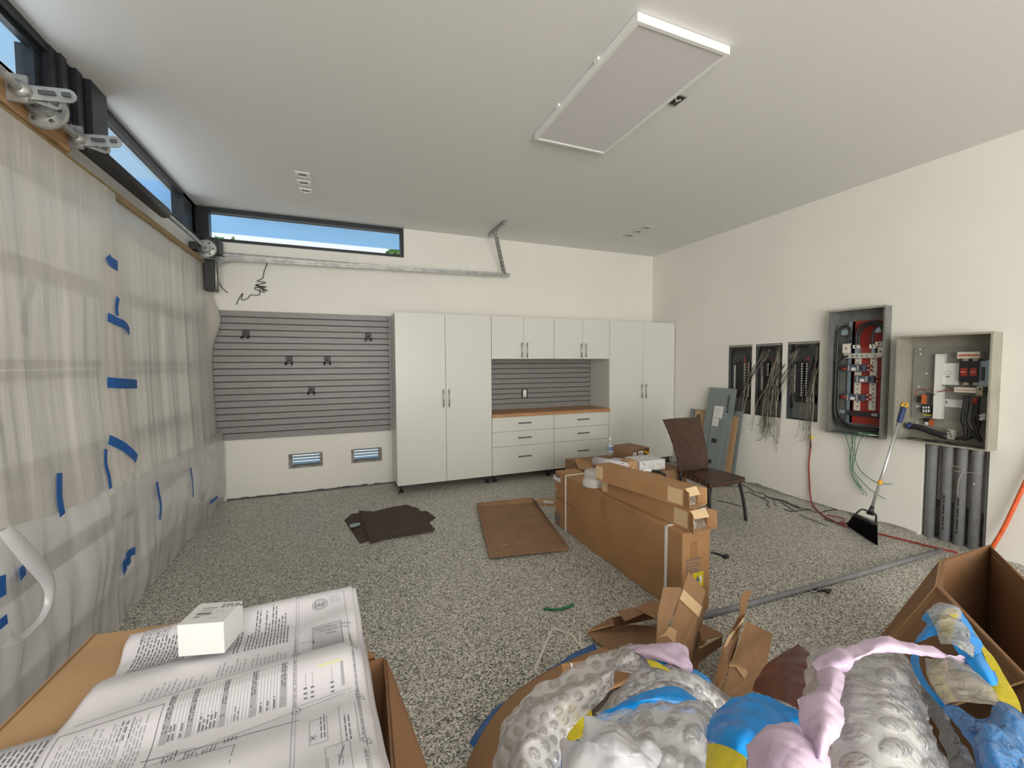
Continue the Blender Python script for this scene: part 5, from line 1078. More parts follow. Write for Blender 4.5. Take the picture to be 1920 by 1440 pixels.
P = [at_z(0.43, *p) for p in [(1222, 883), (1232, 884), (1240, 886), (1247, 891)]]; tag(MB().tube(smooth_path(P, 10), [0.017-0.001*abs(i-5) for i in range(11)], m_black, 10).build('black_tool'), 'black rounded tool at the right edge of the rear clutter', 'tool')
P = [(2.55, 3.62, 0.43), (2.75, 3.60, 0.45), (2.95, 3.72, 0.43)]
m = MB(); sheet(m, [[V((2.62+0.13*i, 3.66+0.09*j+0.02*i, 0.432+0.010*((i+j) % 2))) for j in range(3)] for i in range(3)], 18, 12, m_paper, 0.006, 9, 2); tag(m.build('crumpled_paper'), 'crumpled white paper under the open small carton', 'paper')
# ------------------------------------------------------------------ near left carton with drawings
ZP = 0.77
t = empty('large_carton', (-0.35, 0.75, 0), 'large closed brown carton at lower left carrying the printed drawings', 'carton')
c0 = at_z(ZP, 170, 1189); c1 = at_z(ZP, -60, 1416); cb = at_z(ZP, 300, 1170)
dL = (c0-c1).normalized(); pA = c0; pB = c0-dL*1.3; dB = (cb-c0); dB.normalize(); pD = pA+dB*0.60; pC = pB+dB*0.60
dn = V((0, 0, -1))*ZP
MB().hexa([pB+dn, pC+dn, pD+dn, pA+dn, pB, pC, pD, pA], m_card3).build('body', t, bevel=0.008)
m = MB(); e1 = pA.lerp(pB, 0.03)+dB*0.013; m.slab([pA+dB*0.012+V((0, 0, .002)), pB+dB*0.012+V((0, 0, .002)), pB+dB*0.016+V((0, 0, .002)), pA+dB*0.016+V((0, 0, .002))][::-1], 0.0015, m_card2); m.build('lid_seam', t)
# drawing sheets: a big limp stack with long cross waves
PO = at_z(ZP+0.03, 657, 1088); ea = (at_z(ZP+0.03, 262, 1172)-PO); WA = ea.length; ea.normalize(); eb = (at_z(ZP+0.03, 728, 1436)-PO); eb.normalize()
LB = 1.05
def psurf(a, b, z0=0.0, amp=1.0):
    ph = b*2*PI; wv = 0.011*math.sin(b*21+a*2.6+0.4)+0.006*math.sin(b*37-a*3.0+1.2)+0.004*noise.noise(V((a*5, b*9, 2)))
    env = min(1, b/0.1+0.4)
    z = ZP+0.017+wv*amp*env+z0
    z += -0.035*max(0, (0.05-a)/0.05)**2*min(1, max(0, b-0.1)*4) if a < 0.05 else 0
    z = max(z, ZP+0.003+z0)if a > 0.05 else z
    z += -0.02*max(0, (0.03-b)/0.03)
    p = PO+ea*a+eb*b; return V((p.x, p.y, z))
def paper(name, a0, a1f, b0, b1, z0, label, n=(40, 90), par=None, a0f=None):
    m = MB(); vs = []
    for i in range(n[0]+1):
        for j in range(n[1]+1):
            b = b0+(b1-b0)*j/n[1]; aa0 = a0f(b) if a0f else a0; a = aa0+(a1f(b)-aa0)*i/n[0]; vs.append(psurf(a, b, z0))
    W_ = n[1]+1; fs = [(i*W_+j, (i+1)*W_+j, (i+1)*W_+j+1, i*W_+j+1) for i in range(n[0]) for j in range(n[1])]
    m.add(vs, fs, m_paper, True); return tag(m.build(name, solid=0.0012), label, 'paper')
def pab(u, v):
    p = at_z(ZP+0.018, u, v)-PO; A2 = Matrix(((ea.x, eb.x), (ea.y, eb.y))).inverted(); q_ = A2 @ V((p.x, p.y)).to_2d(); return q_.x, q_.y
edge = [pab(*q_) for q_ in [(262, 1170), (232, 1215), (214, 1258), (190, 1278), (170, 1305), (130, 1350), (104, 1378), (78, 1412), (58, 1440)]]
def aedge(b):
    E_ = edge
    if b <= E_[0][1]: return E_[0][0]
    for i in range(len(E_)-1):
        if E_[i][1] <= b <= E_[i+1][1]: f_ = (b-E_[i][1])/(E_[i+1][1]-E_[i][1]); return E_[i][0]+(E_[i+1][0]-E_[i][0])*f_
    return E_[-1][0]
gp = 'stacked drawing sheets'
low = paper('drawing_sheet', -0.012, lambda b: 0.50, 0.02, 1.0, -0.0055, 'lower drawing sheets, edge showing along the right of the top sheet', (30, 60)); low['group'] = gp
b_l = pab(60, 1400)[1]
low2 = paper('drawing_sheet', 0.30, lambda b: 0.66, pab(40, 1398)[1]-0.01, 1.0, -0.003, 'drawing sheet full of dense text at the bottom left corner, under the top sheet', (20, 30), a0f=lambda b: 0.2); low2['group'] = gp
top = paper('drawing_sheet', 0.0, aedge, 0.0, LB, 0.0, 'topmost large white drawing sheet with diagrams and text, on the big carton', (60, 130)); top['group'] = gp
m = MB(); rn = random.Random(2); LIFT = 0.0011
def pr_rect(a0, b0, a1, b1, mat, mm=None, lift=LIFT):
    mm = mm or m; n_ = max(1, int(abs(b1-b0)/0.02)); k_ = max(1, int(abs(a1-a0)/0.03))
    for i in range(n_):
        for j in range(k_):
            bb0 = b0+(b1-b0)*i/n_; bb1 = b0+(b1-b0)*(i+1)/n_; aa0 = a0+(a1-a0)*j/k_; aa1 = a0+(a1-a0)*(j+1)/k_
            mm.quad(psurf(aa0, bb0, lift), psurf(aa1, bb0, lift), psurf(aa1, bb1, lift), psurf(aa0, bb1, lift), mat)
def pline(p, q_, mat=None, wd=0.0007):
    L = math.hypot(q_[0]-p[0], q_[1]-p[1]); n_ = max(1, int(L/0.02)); nx, ny = -(q_[1]-p[1])/L*wd, (q_[0]-p[0])/L*wd
    for i in range(n_):
        f0, f1_ = i/n_, (i+1)/n_; a0, b0 = p[0]+(q_[0]-p[0])*f0, p[1]+(q_[1]-p[1])*f0; a1, b1 = p[0]+(q_[0]-p[0])*f1_, p[1]+(q_[1]-p[1])*f1_
        m.quad(psurf(a0+nx, b0+ny, LIFT), psurf(a1+nx, b1+ny, LIFT), psurf(a1-nx, b1-ny, LIFT), psurf(a0-nx, b0-ny, LIFT), mat or m_inkl)
def pbox(u0, v0, u1, v1):
    a0, b0 = pab(u0, v0); a1, b1 = pab(u1, v1); return min(a0, a1), min(b0, b1), max(a0, a1), max(b0, b1)
def rowsv(box, pitch, th, mat, fill=0.9, words=True, ragged=0.35):
    """lines of text running away from the camera, stacked across the sheet"""
    a0, b0, a1, b1 = box; a = a1
    while a > a0:
        L = (b1-b0)*(1-ragged*rn.random()) if rn.random() < fill else 0
        b = b1; end = b1-L
        while b > end:
            wl = rn.uniform(0.006, 0.02) if words else L
            pr_rect(a, max(end, b-wl), a-th, b, mat); b -= wl+0.0035
        a -= pitch
def ptext(body, size, a, b, mat, vert=True, mm=None):
    vs, fs = text_verts(body, size); mm = mm or m
    if vert: mm.add([psurf(a-v_.y*-1*-1 if False else a+(-v_.y), b-v_.x, LIFT) if False else psurf(a-(-v_.y), b-v_.x, LIFT) for v_ in vs], fs, mat)
    else: mm.add([psurf(a-v_.x, b-v_.y, LIFT) for v_ in vs], fs, mat)
# vertical text: baseline towards the far edge, letters' tops to the left
rowsv(pbox(275, 1170, 315, 1195), 0.006, 0.003, m_inkl); rowsv((aedge(0.16)-0.13, 0.05, aedge(0.1)-0.03, 0.185), 0.0075, 0.0032, m_ink, 1.0, ragged=0.25)
A_ = pbox(455, 1150, 540, 1200)
rowsv((A_[0], 0.055, A_[2], A_[3]), 0.0078, 0.0032, m_ink, 0.95, ragged=0.5)
rowsv((A_[0], A_[3]+0.02, A_[2]+0.02, A_[3]+0.085), 0.0085, 0.0026, m_inkl, 0.9, ragged=0.5)
rowsv((A_[2]+0.03, A_[3]+0.045, A_[2]+0.15, A_[3]+0.10), 0.010, 0.0026, m_inkl, 0.8, ragged=0.5)
rowsv((0.12, 0.03, 0.155, 0.05), 0.008, 0.0025, m_inkl)
# title frame lines
aR1, aR2 = pab(560, 1290)[0], pab(545, 1200)[0]; aV = (aR1+aR2)/2
pline((aV, 0.04), (aV, 0.75), m_inkl, 0.0008); pline((aV-0.006, 0.04), (aV-0.006, 0.75), m_inkl, 0.0005); pline((0.025, 0.05), (0.025, 0.75), m_inkl, 0.0007)
h1 = pab(520, 1240); h2 = pab(520, 1325)
for (u, v) in ((540, 1243), (570, 1324)):
    b_ = pab(u, v)[1]; pline((0.02, b_-0.02), (aedge(b_)-0.02, b_+0.02), m_inkl, 0.0008)
for (u, v) in ((600, 1172+38), (640, 1285)):
    b_ = pab(u, v)[1]; pline((0.02, b_), (aV, b_+0.004), m_inkl, 0.0007)
# seal
sa, sb = pab(600, 1134)
for r_ in (0.020, 0.015): 
    for k in range(20): pline((sa+r_*math.cos(k*PI/10), sb+r_*math.sin(k*PI/10)), (sa+r_*math.cos((k+1)*PI/10), sb+r_*math.sin((k+1)*PI/10)), m_ink, 0.0008)
for k in range(7): pline((sa-0.011+k*0.0035, sb-0.010+0.004*(k % 3)), (sa-0.008+k*0.0035, sb+0.010-0.003*(k % 2)), m_ink, 0.001)
rowsv((sa-0.055, sb-0.03, sa-0.028, sb+0.005), 0.006, 0.0018, m_inkl)
for k in range(3): rowsv((0.04+k*0.024, 0.012, 0.052+k*0.024, 0.03), 0.004, 0.0018, m_inkl)
# hatched area with its caption
a0, b0, a1, b1 = pbox(586, 1178, 645, 1203); b0 -= 0.012; b1 += 0.006; k_ = 0
for p_ in (((a0, b0), (a1, b0)), ((a1, b0), (a1, b1)), ((a1, b1), (a0, b1)), ((a0, b1), (a0, b0))): pline(*p_, m_ink, 0.0006)
x_ = a0
while x_ < a1+(b1-b0):
    s1 = (min(x_, a1), b0+max(0, x_-a1)); s2 = (max(a0, x_-(b1-b0)), b0+min(b1-b0, x_-a0))
    if abs(s1[0]-s2[0]) > 0.001: pline(s1, s2, m_inkl, 0.0005)
    x_ += 0.0045
for k, s_ in enumerate(('ELECTRICAL PANEL', 'UNOBSTRUCTED', 'AREA')): ptext(s_, 0.0105, a1-0.006-(0, 0.006, 0.025)[k], b0+0.016+k*0.013, m_ink, vert=False)
m.add([psurf(a1+0.002, (b0+b1)/2+0.014, LIFT), psurf(a1-0.005, (b0+b1)/2+0.014, LIFT), psurf(a1-0.001, (b0+b1)/2-0.006, LIFT)], [(0, 1, 2)], m_ink)
pline((a1+0.006, b0-0.004), (a1+0.006, b1), m_inkl, 0.0004); pline((a1+0.03, (b0+b1)/2), (a1+0.004, (b0+b1)/2), m_ink, 0.0005)
# numbered captions with circles
for (u, v, s_) in ((556, 1233, 'ELECTRICAL NOTES'), (664, 1213, 'PANEL CLEARANCE'), (555, 1322, 'ELECTRICAL SPECIFICATIONS'), (675, 1288, 'ELECTRICAL RISER DIAGRAM'), (688, 1380, 'SMOKE AND MONOXIDE DETECTOR'), (700, 1470, 'SERVICE ENTRY')):
    a_, b_ = pab(u, v)
    for k in range(14): pline((a_+0.0085*math.cos(k*PI/7), b_+0.0085*math.sin(k*PI/7)), (a_+0.0085*math.cos((k+1)*PI/7), b_+0.0085*math.sin((k+1)*PI/7)), m_ink, 0.0007)
    pr_rect(a_-0.002, b_-0.002, a_+0.002, b_+0.002, m_ink); ptext(s_, 0.0085, a_+0.001, b_-0.013, m_ink)
# schedule table
tb = pbox(300, 1345, 530, 1300); a0, b0 = pab(535, 1262); a1, b1 = pab(290, 1388)
a0, b0, a1, b1 = pab(537, 1290)[0], h1[1]+0.035, pab(310, 1360)[0], h2[1]-0.012
rowsv((a0, b0, a1, b1), 0.0062, 0.0012, m_inkl, 1.0, words=False, ragged=0.02)
for f_ in (0.0, 0.27, 0.52, 0.78, 0.97): aa = a0+(a1-a0)*f_; pr_rect(aa, b0, aa+0.011, b1, m_inkl); rowsv((aa+0.001, b0, aa+0.010, b1), 0.005, 0.0026, m_ink, 1.0, ragged=0.1)
for f_ in (0.1, 0.35, 0.6, 0.86): rowsv((a0+(a1-a0)*f_, (b0+b1)/2+0.01, a0+(a1-a0)*(f_+0.13), b1-0.004), 0.0062, 0.0028, m_ink, 0.8, ragged=0.5)
rowsv((a1+0.05, b0+0.03, a1+0.075, b0+0.075), 0.0085, 0.0025, m_ink, 1, ragged=0.3)
# riser marks
for (u, v) in ((573, 1285), (586, 1282), (623, 1273)):
    a_, b_ = pab(u, v); 
    for k in range(3): pr_rect(a_-0.003, b_+k*0.011, a_+0.004, b_+0.004+k*0.011, m_ink)
    pline((a_, b_-0.003), (a_, b_-0.028), m_inkl, 0.0006)
a_, b_ = pab(641, 1252); pr_rect(a_-0.003, b_-0.01, a_+0.003, b_+0.045, m_inkl); a_, b_ = pab(615, 1252); pr_rect(a_-0.03, b_-0.002, a_+0.02, b_+0.004, m_hl)
# detector box, notes
def fr(u0, v0, u1, v1, mat=m_inkl):
    a0, b0, a1, b1 = pbox(u0, v0, u1, v1)
    for p_ in (((a0, b0), (a1, b0)), ((a1, b0), (a1, b1)), ((a1, b1), (a0, b1)), ((a0, b1), (a0, b0))): pline(*p_, mat, 0.0007)
    return a0, b0, a1, b1
q_ = fr(634, 1318, 676, 1388); rowsv((q_[0]+0.01, q_[1]+0.01, q_[2]-0.008, q_[3]-0.01), 0.0072, 0.0024, m_ink, 0.9, ragged=0.4)
q_ = fr(580, 1350, 615, 1388); rowsv((q_[0]-0.005, q_[1]-0.02, q_[0]+0.012, q_[3]-0.01), 0.006, 0.002, m_ink, 0.9); a_, b_ = pab(587, 1385)
for k in range(6): pline((a_, b_), (a_+0.008*math.cos(k*PI/3), b_+0.008*math.sin(k*PI/3)), m_ink, 0.0006)
q_ = fr(610, 1405, 665, 1470); pline((q_[0]+0.01, q_[1]+0.01), (q_[2]-0.02, q_[3]-0.04), m_ink); pline((q_[2]-0.02, q_[3]-0.04), (q_[2]-0.03, q_[1]+0.012), m_ink); rowsv((q_[0]+0.015, q_[1]+0.02, q_[0]+0.04, q_[1]+0.06), 0.006, 0.002, m_inkl)
q_ = fr(110, 1385, 255, 1460, m_ink); rowsv((q_[0]+0.02, q_[1]+0.012, q_[2]-0.012, q_[3]), 0.0058, 0.0022, m_inkl, 0.95, ragged=0.2)
pline(pab(262, 1416), pab(560, 1345), m_ink, 0.0008); pline(pab(310, 1400), pab(365, 1388), m_inkl); pline(pab(365, 1388), pab(370, 1420), m_inkl)
for (u0, v0) in ((315, 1405), (355, 1400), (390, 1395), (430, 1372)):
    q0 = pab(u0, v0); rowsv((q0[0]-0.012, q0[1]-0.01, q0[0]+0.008, q0[1]+0.015), 0.006, 0.0022, m_ink, 0.9)
pline(pab(330, 1420), pab(440, 1395), m_ink); pline(pab(440, 1395), pab(430, 1440), m_ink)
m.build('printed_drawing', top)
m = MB()
for k in range(26):
    a = 0.64-k*0.0085; 
    b = pab(40, 1398)[1]+0.004
    while b < 0.9: wl = rn.uniform(0.006, 0.02); mm_ = m_ink; m.quad(psurf(a, b, LIFT-0.003), psurf(a-0.0034, b, LIFT-0.003), psurf(a-0.0034, b+wl, LIFT-0.003), psurf(a, b+wl, LIFT-0.003), mm_); b += wl+0.004
m.build('printed_text', low2)
# white box on the drawings
ZW = ZP+0.032; P0 = at_z(ZW, 334, 1232); P1 = at_z(ZW, 421, 1225); P2 = at_z(ZW, 457, 1180); w_ = (P1-P0); dpt = (P2-P1); P3 = P0+dpt; hb = 0.0
for k in range(100):
    hb = k*0.002
    a_ = ray(313, 1177); pt = V((0, 0, EYE))+a_*((P0.y)/a_.y)
    if P0.z+hb >= pt.z: break
hb = max(0.06, min(0.12, hb)); U = V((0, 0, hb))
t = empty('white_box', (P0+P2)/2, 'small plain white cardboard box with printed label, standing on the drawings', 'box')
fl_ = 1.10; cx = (P0+P1+P2+P3)/4; tp = [cx+(p-cx)*1.0+U for p in (P0, P1, P2, P3)]
MB().hexa([P0, P1, P2, P3]+tp, m_whitebox).build('body', t, bevel=0.0015)
m = MB(); ex = (P1-P0).normalized(); ey = (P3-P0).normalized(); O = P0+U+V((0, 0, .0006)); Wx = (P1-P0).length; Ly = (P3-P0).length
text_on(m, '2TUN', 0.020, O+ex*Wx*0.60+ey*Ly*0.72, ex, ey, m_ink, bold=0.0006)
for k in range(26): xx = Wx*0.20+k*Wx*0.0125; m.quad(*[O+ex*p_[0]+ey*p_[1] for p_ in ((xx, Ly*0.40), (xx+Wx*0.006*(1+k % 2), Ly*0.40), (xx+Wx*0.006*(1+k % 2), Ly*0.49), (xx, Ly*0.49))], m_ink)

rn = random.Random(21)
for (fx, fy, L_, hh, mt_) in ((.22, .70, .30, .035, m_ink), (.22, .62, .28, .02, m_inkl), (.22, .56, .25, .02, m_inkl), (.22, .34, .28, .02, m_inkl), (.20, .28, .12, .04, m_ink), (.55, .22, .16, .02, m_inkl)):
    xx = fx
    while xx < fx+L_: wl = rn.uniform(0.012, 0.035); m.quad(*[O+ex*Wx*p_[0]+ey*Ly*p_[1] for p_ in ((xx, fy), (xx+wl, fy), (xx+wl, fy+hh), (xx, fy+hh))], mt_); xx += wl+0.008
c_ = O+ex*Wx*0.72+ey*Ly*0.42; m.tube([c_+(ex*math.cos(k*0.6)+ey*math.sin(k*0.6))*0.010+ey*k*0.001 for k in range(8)], 0.0004, m_inkl, 4)
m.build('printing', t)
# narrow open carton right of the drawings
t = empty('open_carton', (0.14, 0.95, 0), 'narrow open brown carton, dark inside, squeezed beside the drawings', 'carton')
ZO = 0.62; K = lambda u, v, z=ZO: at_z(z, u, v)
q0, q1 = K(695, 1232), K(719, 1234); q2 = K(735, 1450)
iv = (q2-q1).normalized(); q2 = q1+iv*0.85; q3 = V((q2.x-0.16, q2.y, ZO)); q0 = V((q1.x-0.14, q1.y-0.004, ZO))
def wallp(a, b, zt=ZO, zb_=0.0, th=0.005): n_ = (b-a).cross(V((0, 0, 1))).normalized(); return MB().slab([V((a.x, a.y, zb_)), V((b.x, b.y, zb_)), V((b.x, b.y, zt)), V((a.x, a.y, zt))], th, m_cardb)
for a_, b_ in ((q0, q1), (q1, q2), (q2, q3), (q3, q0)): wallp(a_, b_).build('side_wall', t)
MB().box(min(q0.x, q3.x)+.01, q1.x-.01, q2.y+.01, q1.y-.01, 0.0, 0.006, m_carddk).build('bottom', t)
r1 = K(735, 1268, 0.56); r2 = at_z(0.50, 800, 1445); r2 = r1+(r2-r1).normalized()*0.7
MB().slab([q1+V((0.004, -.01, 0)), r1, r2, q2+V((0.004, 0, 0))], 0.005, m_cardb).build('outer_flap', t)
MB().slab([q1+V((0.001, -.1, 0.004)), q2+V((0.001, 0, 0.004)), q2+V((-0.02, 0, -0.20)), q1+V((-0.02, -.1, -0.20))], 0.005, m_carddk).build('inner_flap', t)  # darker board colour stands in for the shade inside the carton
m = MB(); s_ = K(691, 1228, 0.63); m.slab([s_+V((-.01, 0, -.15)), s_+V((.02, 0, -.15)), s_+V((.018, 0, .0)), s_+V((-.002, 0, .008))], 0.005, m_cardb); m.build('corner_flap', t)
# ------------------------------------------------------------------ torn cartons in the middle foreground
def panel(m, pts, th=0.005, mat=m_cardt, em=None): m.slab([V(p) for p in pts], th, mat, em or m_card3)
F = lambda u, v, z=0.0: at_z(z, u, v)
t = empty('crushed_carton', (1.7, 1.75, 0), 'crushed open brown carton lying on the floor in front of the long carton', 'carton')
m = MB(); panel(m, [F(1100, 1186, .03), F(1150, 1226, .02), F(1300, 1280, .01), F(1330, 1180, .01), F(1165, 1170, .01)], mat=m_card2); m.build('bottom', t)
for pts in ([F(1148, 1158, .09), F(1150, 1176, .02), F(1240, 1158, .02), F(1237, 1142, .09)], [F(1100, 1186, .03), F(1148, 1178, .02), F(1148, 1158, .09), F(1152, 1172, .06)]):
    m = MB(); panel(m, pts, mat=m_card2); m.build('side_wall', t)
m = MB(); panel(m, [F(1157, 1145, .12), F(1172, 1164, .11), F(1215, 1146, .12), F(1190, 1139, .13)], mat=m_card2); m.build('flap', t)
m = MB(); panel(m, [F(1190, 1140, .13), F(1236, 1162, .12), F(1250, 1130, .14), F(1218, 1126, .14)], mat=m_cardt); m.build('flap', t)
m = MB(); panel(m, [F(1310, 1175, .13), F(1316, 1200, .12), F(1355, 1190, .13), F(1320, 1170, .14)], mat=m_cardt); m.build('flap', t)
m = MB(); panel(m, [F(1355, 1193, .12), F(1312, 1216, .12), F(1312, 1240, .03), F(1353, 1212, .03)], mat=m_cardt); m.build('end_wall', t)
S = lambda y: (lambda u, v: at_y(y, u, v))
t = empty('torn_carton', (1.55, 1.5, 0), 'folded brown carton piece with tan tape standing upright in front of the long carton', 'carton')
y = 1.50; s1, s2 = S(1.50), S(1.56)
m = MB(); panel(m, [s1(1243, 1101), s1(1276, 1101), s1(1277, 1107), s1(1255, 1165), s1(1250, 1172), s1(1258, 1178), s1(1250, 1285), s1(1228, 1285), s1(1230, 1200), s1(1233, 1150)], mat=m_cardt); m.build('left_panel', t)
a = s1
m = MB(); panel(m, [s2(1291, 1073), s2(1321, 1107), s1(1308, 1150), s1(1290, 1215), s1(1285, 1290), s1(1248, 1290), s1(1250, 1195), s1(1260, 1165), s1(1279, 1108)], mat=m_cardt); m.build('front_panel', t)
o1 = V((0, -0.007, 0)); m = MB(); panel(m, [s1(1279, 1103)+o1, s1(1314, 1136)+o1, s1(1308, 1156)+o1, s1(1272, 1121)+o1], 0.001, m_tape); m.build('tape', t)
m = MB(); s3 = S(1.70)
panel(m, [s2(1321, 1107), s3(1318, 1135), s3(1309, 1238), s1(1290, 1285), s1(1290, 1215), s1(1308, 1150)], mat=m_card2); m.build('side_panel', t)
m = MB(); panel(m, [s1(1230, 1193)+o1, s1(1243, 1186)+o1, s1(1252, 1172)+o1, s1(1266, 1180)+o1, s1(1262, 1205)+o1, s1(1248, 1190)+o1], 0.003, m_card3); m.build('torn_edge', t)
t = empty('torn_carton', (1.75, 1.3, 0), 'long torn brown carton pieces standing on end right of the film heap', 'carton')
s1, s2, s3 = S(1.28), S(1.34), S(1.42)
m = MB(); panel(m, [s2(1399, 1164), s2(1447, 1188), s1(1432, 1260), s1(1415, 1310), s1(1345, 1320), s1(1375, 1230)], mat=m_cardt); m.build('front_panel', t)
m = MB(); panel(m, [s3(1394, 1110), s3(1402, 1106), s3(1408, 1112), s3(1402, 1125), s3(1396, 1150), s2(1384, 1190), s2(1376, 1228), s1(1362, 1260), s1(1345, 1310), s1(1333, 1310), s1(1340, 1270), s2(1356, 1210), s3(1372, 1180), s3(1387, 1150), s3(1387, 1125)], mat=m_cardt); m.build('left_strip', t)
m = MB(); o1 = V((0, -0.012, 0)); panel(m, [s2(1365, 1224)+o1, s2(1378, 1226)+o1, s1(1397, 1258)+o1, s1(1391, 1270)+o1, s1(1375, 1248)+o1, s1(1362, 1246)+o1], 0.003, m_card3); m.build('torn_flap', t)
m = MB(); panel(m, [s2(1393, 1158), s2(1396, 1163), s1(1380, 1180), s1(1362, 1212), s1(1356, 1214), s1(1366, 1192)], 0.003, m_tape); m.build('tape', t)
m = MB(); panel(m, [s2(1447, 1188), s3(1443, 1200), s3(1425, 1300), s1(1415, 1310), s1(1432, 1260)], mat=m_carddk); m.build('side_panel', t)
# ------------------------------------------------------------------ big open carton at right
ZR = 0.60; R = lambda u, v, z=ZR: at_z(z, u, v)
t = empty('open_bulk_carton', (2.6, 0.6, 0), 'tall open brown double wall carton at lower right, dark empty inside', 'carton')
rim = [R(1855, 1021), R(1765, 1049), R(1755, 1098), R(1925, 1272), R(1925, 1272)+V((-0.25, -0.35, 0)), R(1990, 1150)+V((-0.1, -0.3, 0)), R(1990, 1150)]
rim[0] = R(1855, 1021); th = 0.014
ctr = sum(rim, V((0, 0, 0)))/len(rim)
for i in range(len(rim)):
    a_, b_ = rim[i], rim[(i+1) % len(rim)]; ai = a_+(ctr-a_).normalized()*th*1.4; bi = b_+(ctr-b_).normalized()*th*1.4; z0 = V((0, 0, -ZR+0.002))
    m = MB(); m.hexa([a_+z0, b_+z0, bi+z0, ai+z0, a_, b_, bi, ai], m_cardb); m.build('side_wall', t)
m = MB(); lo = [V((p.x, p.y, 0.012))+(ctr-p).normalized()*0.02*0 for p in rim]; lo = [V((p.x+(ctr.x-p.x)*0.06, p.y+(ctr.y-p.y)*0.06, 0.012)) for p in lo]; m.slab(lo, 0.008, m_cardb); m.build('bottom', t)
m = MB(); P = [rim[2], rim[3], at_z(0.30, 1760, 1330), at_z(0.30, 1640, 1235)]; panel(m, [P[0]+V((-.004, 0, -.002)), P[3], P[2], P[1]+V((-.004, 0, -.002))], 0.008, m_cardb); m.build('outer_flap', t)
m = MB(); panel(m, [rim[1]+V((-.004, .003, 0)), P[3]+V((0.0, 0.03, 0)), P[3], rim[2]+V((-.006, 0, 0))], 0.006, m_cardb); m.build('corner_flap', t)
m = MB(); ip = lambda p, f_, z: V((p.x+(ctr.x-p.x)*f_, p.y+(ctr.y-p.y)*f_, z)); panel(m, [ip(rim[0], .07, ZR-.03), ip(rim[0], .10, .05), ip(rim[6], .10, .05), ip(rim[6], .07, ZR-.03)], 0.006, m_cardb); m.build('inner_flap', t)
m = MB(); pk = lambda u, v: at_z(0.53, u, v)+V((0, 0, 0)); y_ = ip(rim[6], .12, .5)
pa, pb = at_x(2.28, 1908, 1150), at_x(2.28, 1908, 1150)
panel(m, [at_z(.52, 1916, 1100), at_z(.40, 1907, 1150), at_z(.42, 1945, 1160), at_z(.54, 1945, 1110)], 0.003, m_pink); tag(m.build('pink_sheet'), 'piece of pink sheet inside the bulk carton at the right edge', 'sheet')
# ------------------------------------------------------------------ heap of bubble wrap and film
G = lambda rows: [[at_z(z, u, v) for (u, v, z) in r] for r in rows]
t = empty('film_carton', (1.1, 0.9, 0), 'open brown carton overflowing with bubble wrap, curved flap at its left', 'carton')
edge_o = [(862, 1470), (900, 1385), (950, 1315), (1010, 1268), (1070, 1238), (1130, 1215)]
m = MB(); rows = [[at_z(0.16, u, v) for (u, v) in edge_o], [at_z(0.30, u+28, v+12) for (u, v) in edge_o], [at_z(0.36, u+85, v+50) for (u, v) in edge_o]]
sheet(m, rows, 12, 30, m_card, 0.002, 4, 1); m.build('curved_flap', t, solid=0.006)
bs = [at_z(0.36, u+85, v+50) for (u, v) in edge_o]
bs = [V((p.x, p.y, 0.30)) for p in bs]
pts = bs+[V((1.10, 1.06, .30)), V((1.42, 0.80, .30)), V((1.35, 0.42, .30)), V((0.7, 0.35, .30))]
for i in range(len(pts)):
    a_, b_ = pts[i], pts[(i+1) % len(pts)]; m = MB(); m.slab([V((a_.x, a_.y, 0.0)), V((b_.x, b_.y, 0.0)), b_-V((0, 0, .01)), a_-V((0, 0, .01))], 0.005, m_card2); m.build('side_wall', t)
m = MB(); m.slab([V((p.x, p.y, 0.14)) for p in pts][::-1], 0.005, m_carddk); m.build('bottom', t)
m = MB(); q_ = [at_z(.34, 1053, 1245), at_z(.34, 1110, 1237), at_z(.3, 1118, 1258), at_z(.3, 1056, 1275)]; panel(m, q_[::-1], .005, m_card); m.build('back_flap', t)
m = MB(); panel(m, [at_z(.345, 1069, 1243), at_z(.345, 1073, 1243), at_z(.31, 1077, 1264), at_z(.31, 1073, 1264)][::-1], .002, m_white); m.build('white_strap', t)
def film_obj(name, rows, nu, nv, mat, cr, fq, seed, label, cat, bub=0, br=0.02, grp=None, solid=0.0008):
    m = MB(); sheet(m, G(rows), nu, nv, mat, cr, fq, seed, bub, br); o = m.build(name, solid=solid); return tag(o, label, cat, grp)
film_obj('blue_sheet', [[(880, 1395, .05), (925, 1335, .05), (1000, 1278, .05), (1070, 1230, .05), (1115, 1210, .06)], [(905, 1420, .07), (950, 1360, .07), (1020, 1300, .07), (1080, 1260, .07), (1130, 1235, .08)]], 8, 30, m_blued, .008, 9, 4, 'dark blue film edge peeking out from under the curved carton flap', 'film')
# inner fill so the heap has depth
film_obj('film_lining', [[(960, 1400, .30), (1080, 1300, .30), (1250, 1260, .32), (1400, 1330, .30)], [(980, 1460, .28), (1100, 1370, .26), (1260, 1330, .28), (1420, 1390, .28)], [(1000, 1560, .28), (1120, 1460, .26), (1280, 1440, .28), (1440, 1460, .28)]], 40, 40, m_clearg, .03, 8, 6, 'dull crumpled clear film deep inside the overflowing carton', 'film')
film_obj('yellow_sheet', [[(1040, 1330, .36), (1080, 1318, .37), (1110, 1325, .36)], [(1060, 1420, .34), (1085, 1400, .34), (1120, 1405, .34)]], 14, 14, m_yel, .012, 12, 7, 'small yellow film patch glimpsed through the left bubble wrap', 'film')
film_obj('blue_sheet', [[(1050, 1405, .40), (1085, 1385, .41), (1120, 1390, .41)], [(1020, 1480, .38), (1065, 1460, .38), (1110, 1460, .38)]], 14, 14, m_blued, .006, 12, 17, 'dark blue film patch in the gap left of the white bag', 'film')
gb = 'bubble wrap pieces in the heap'
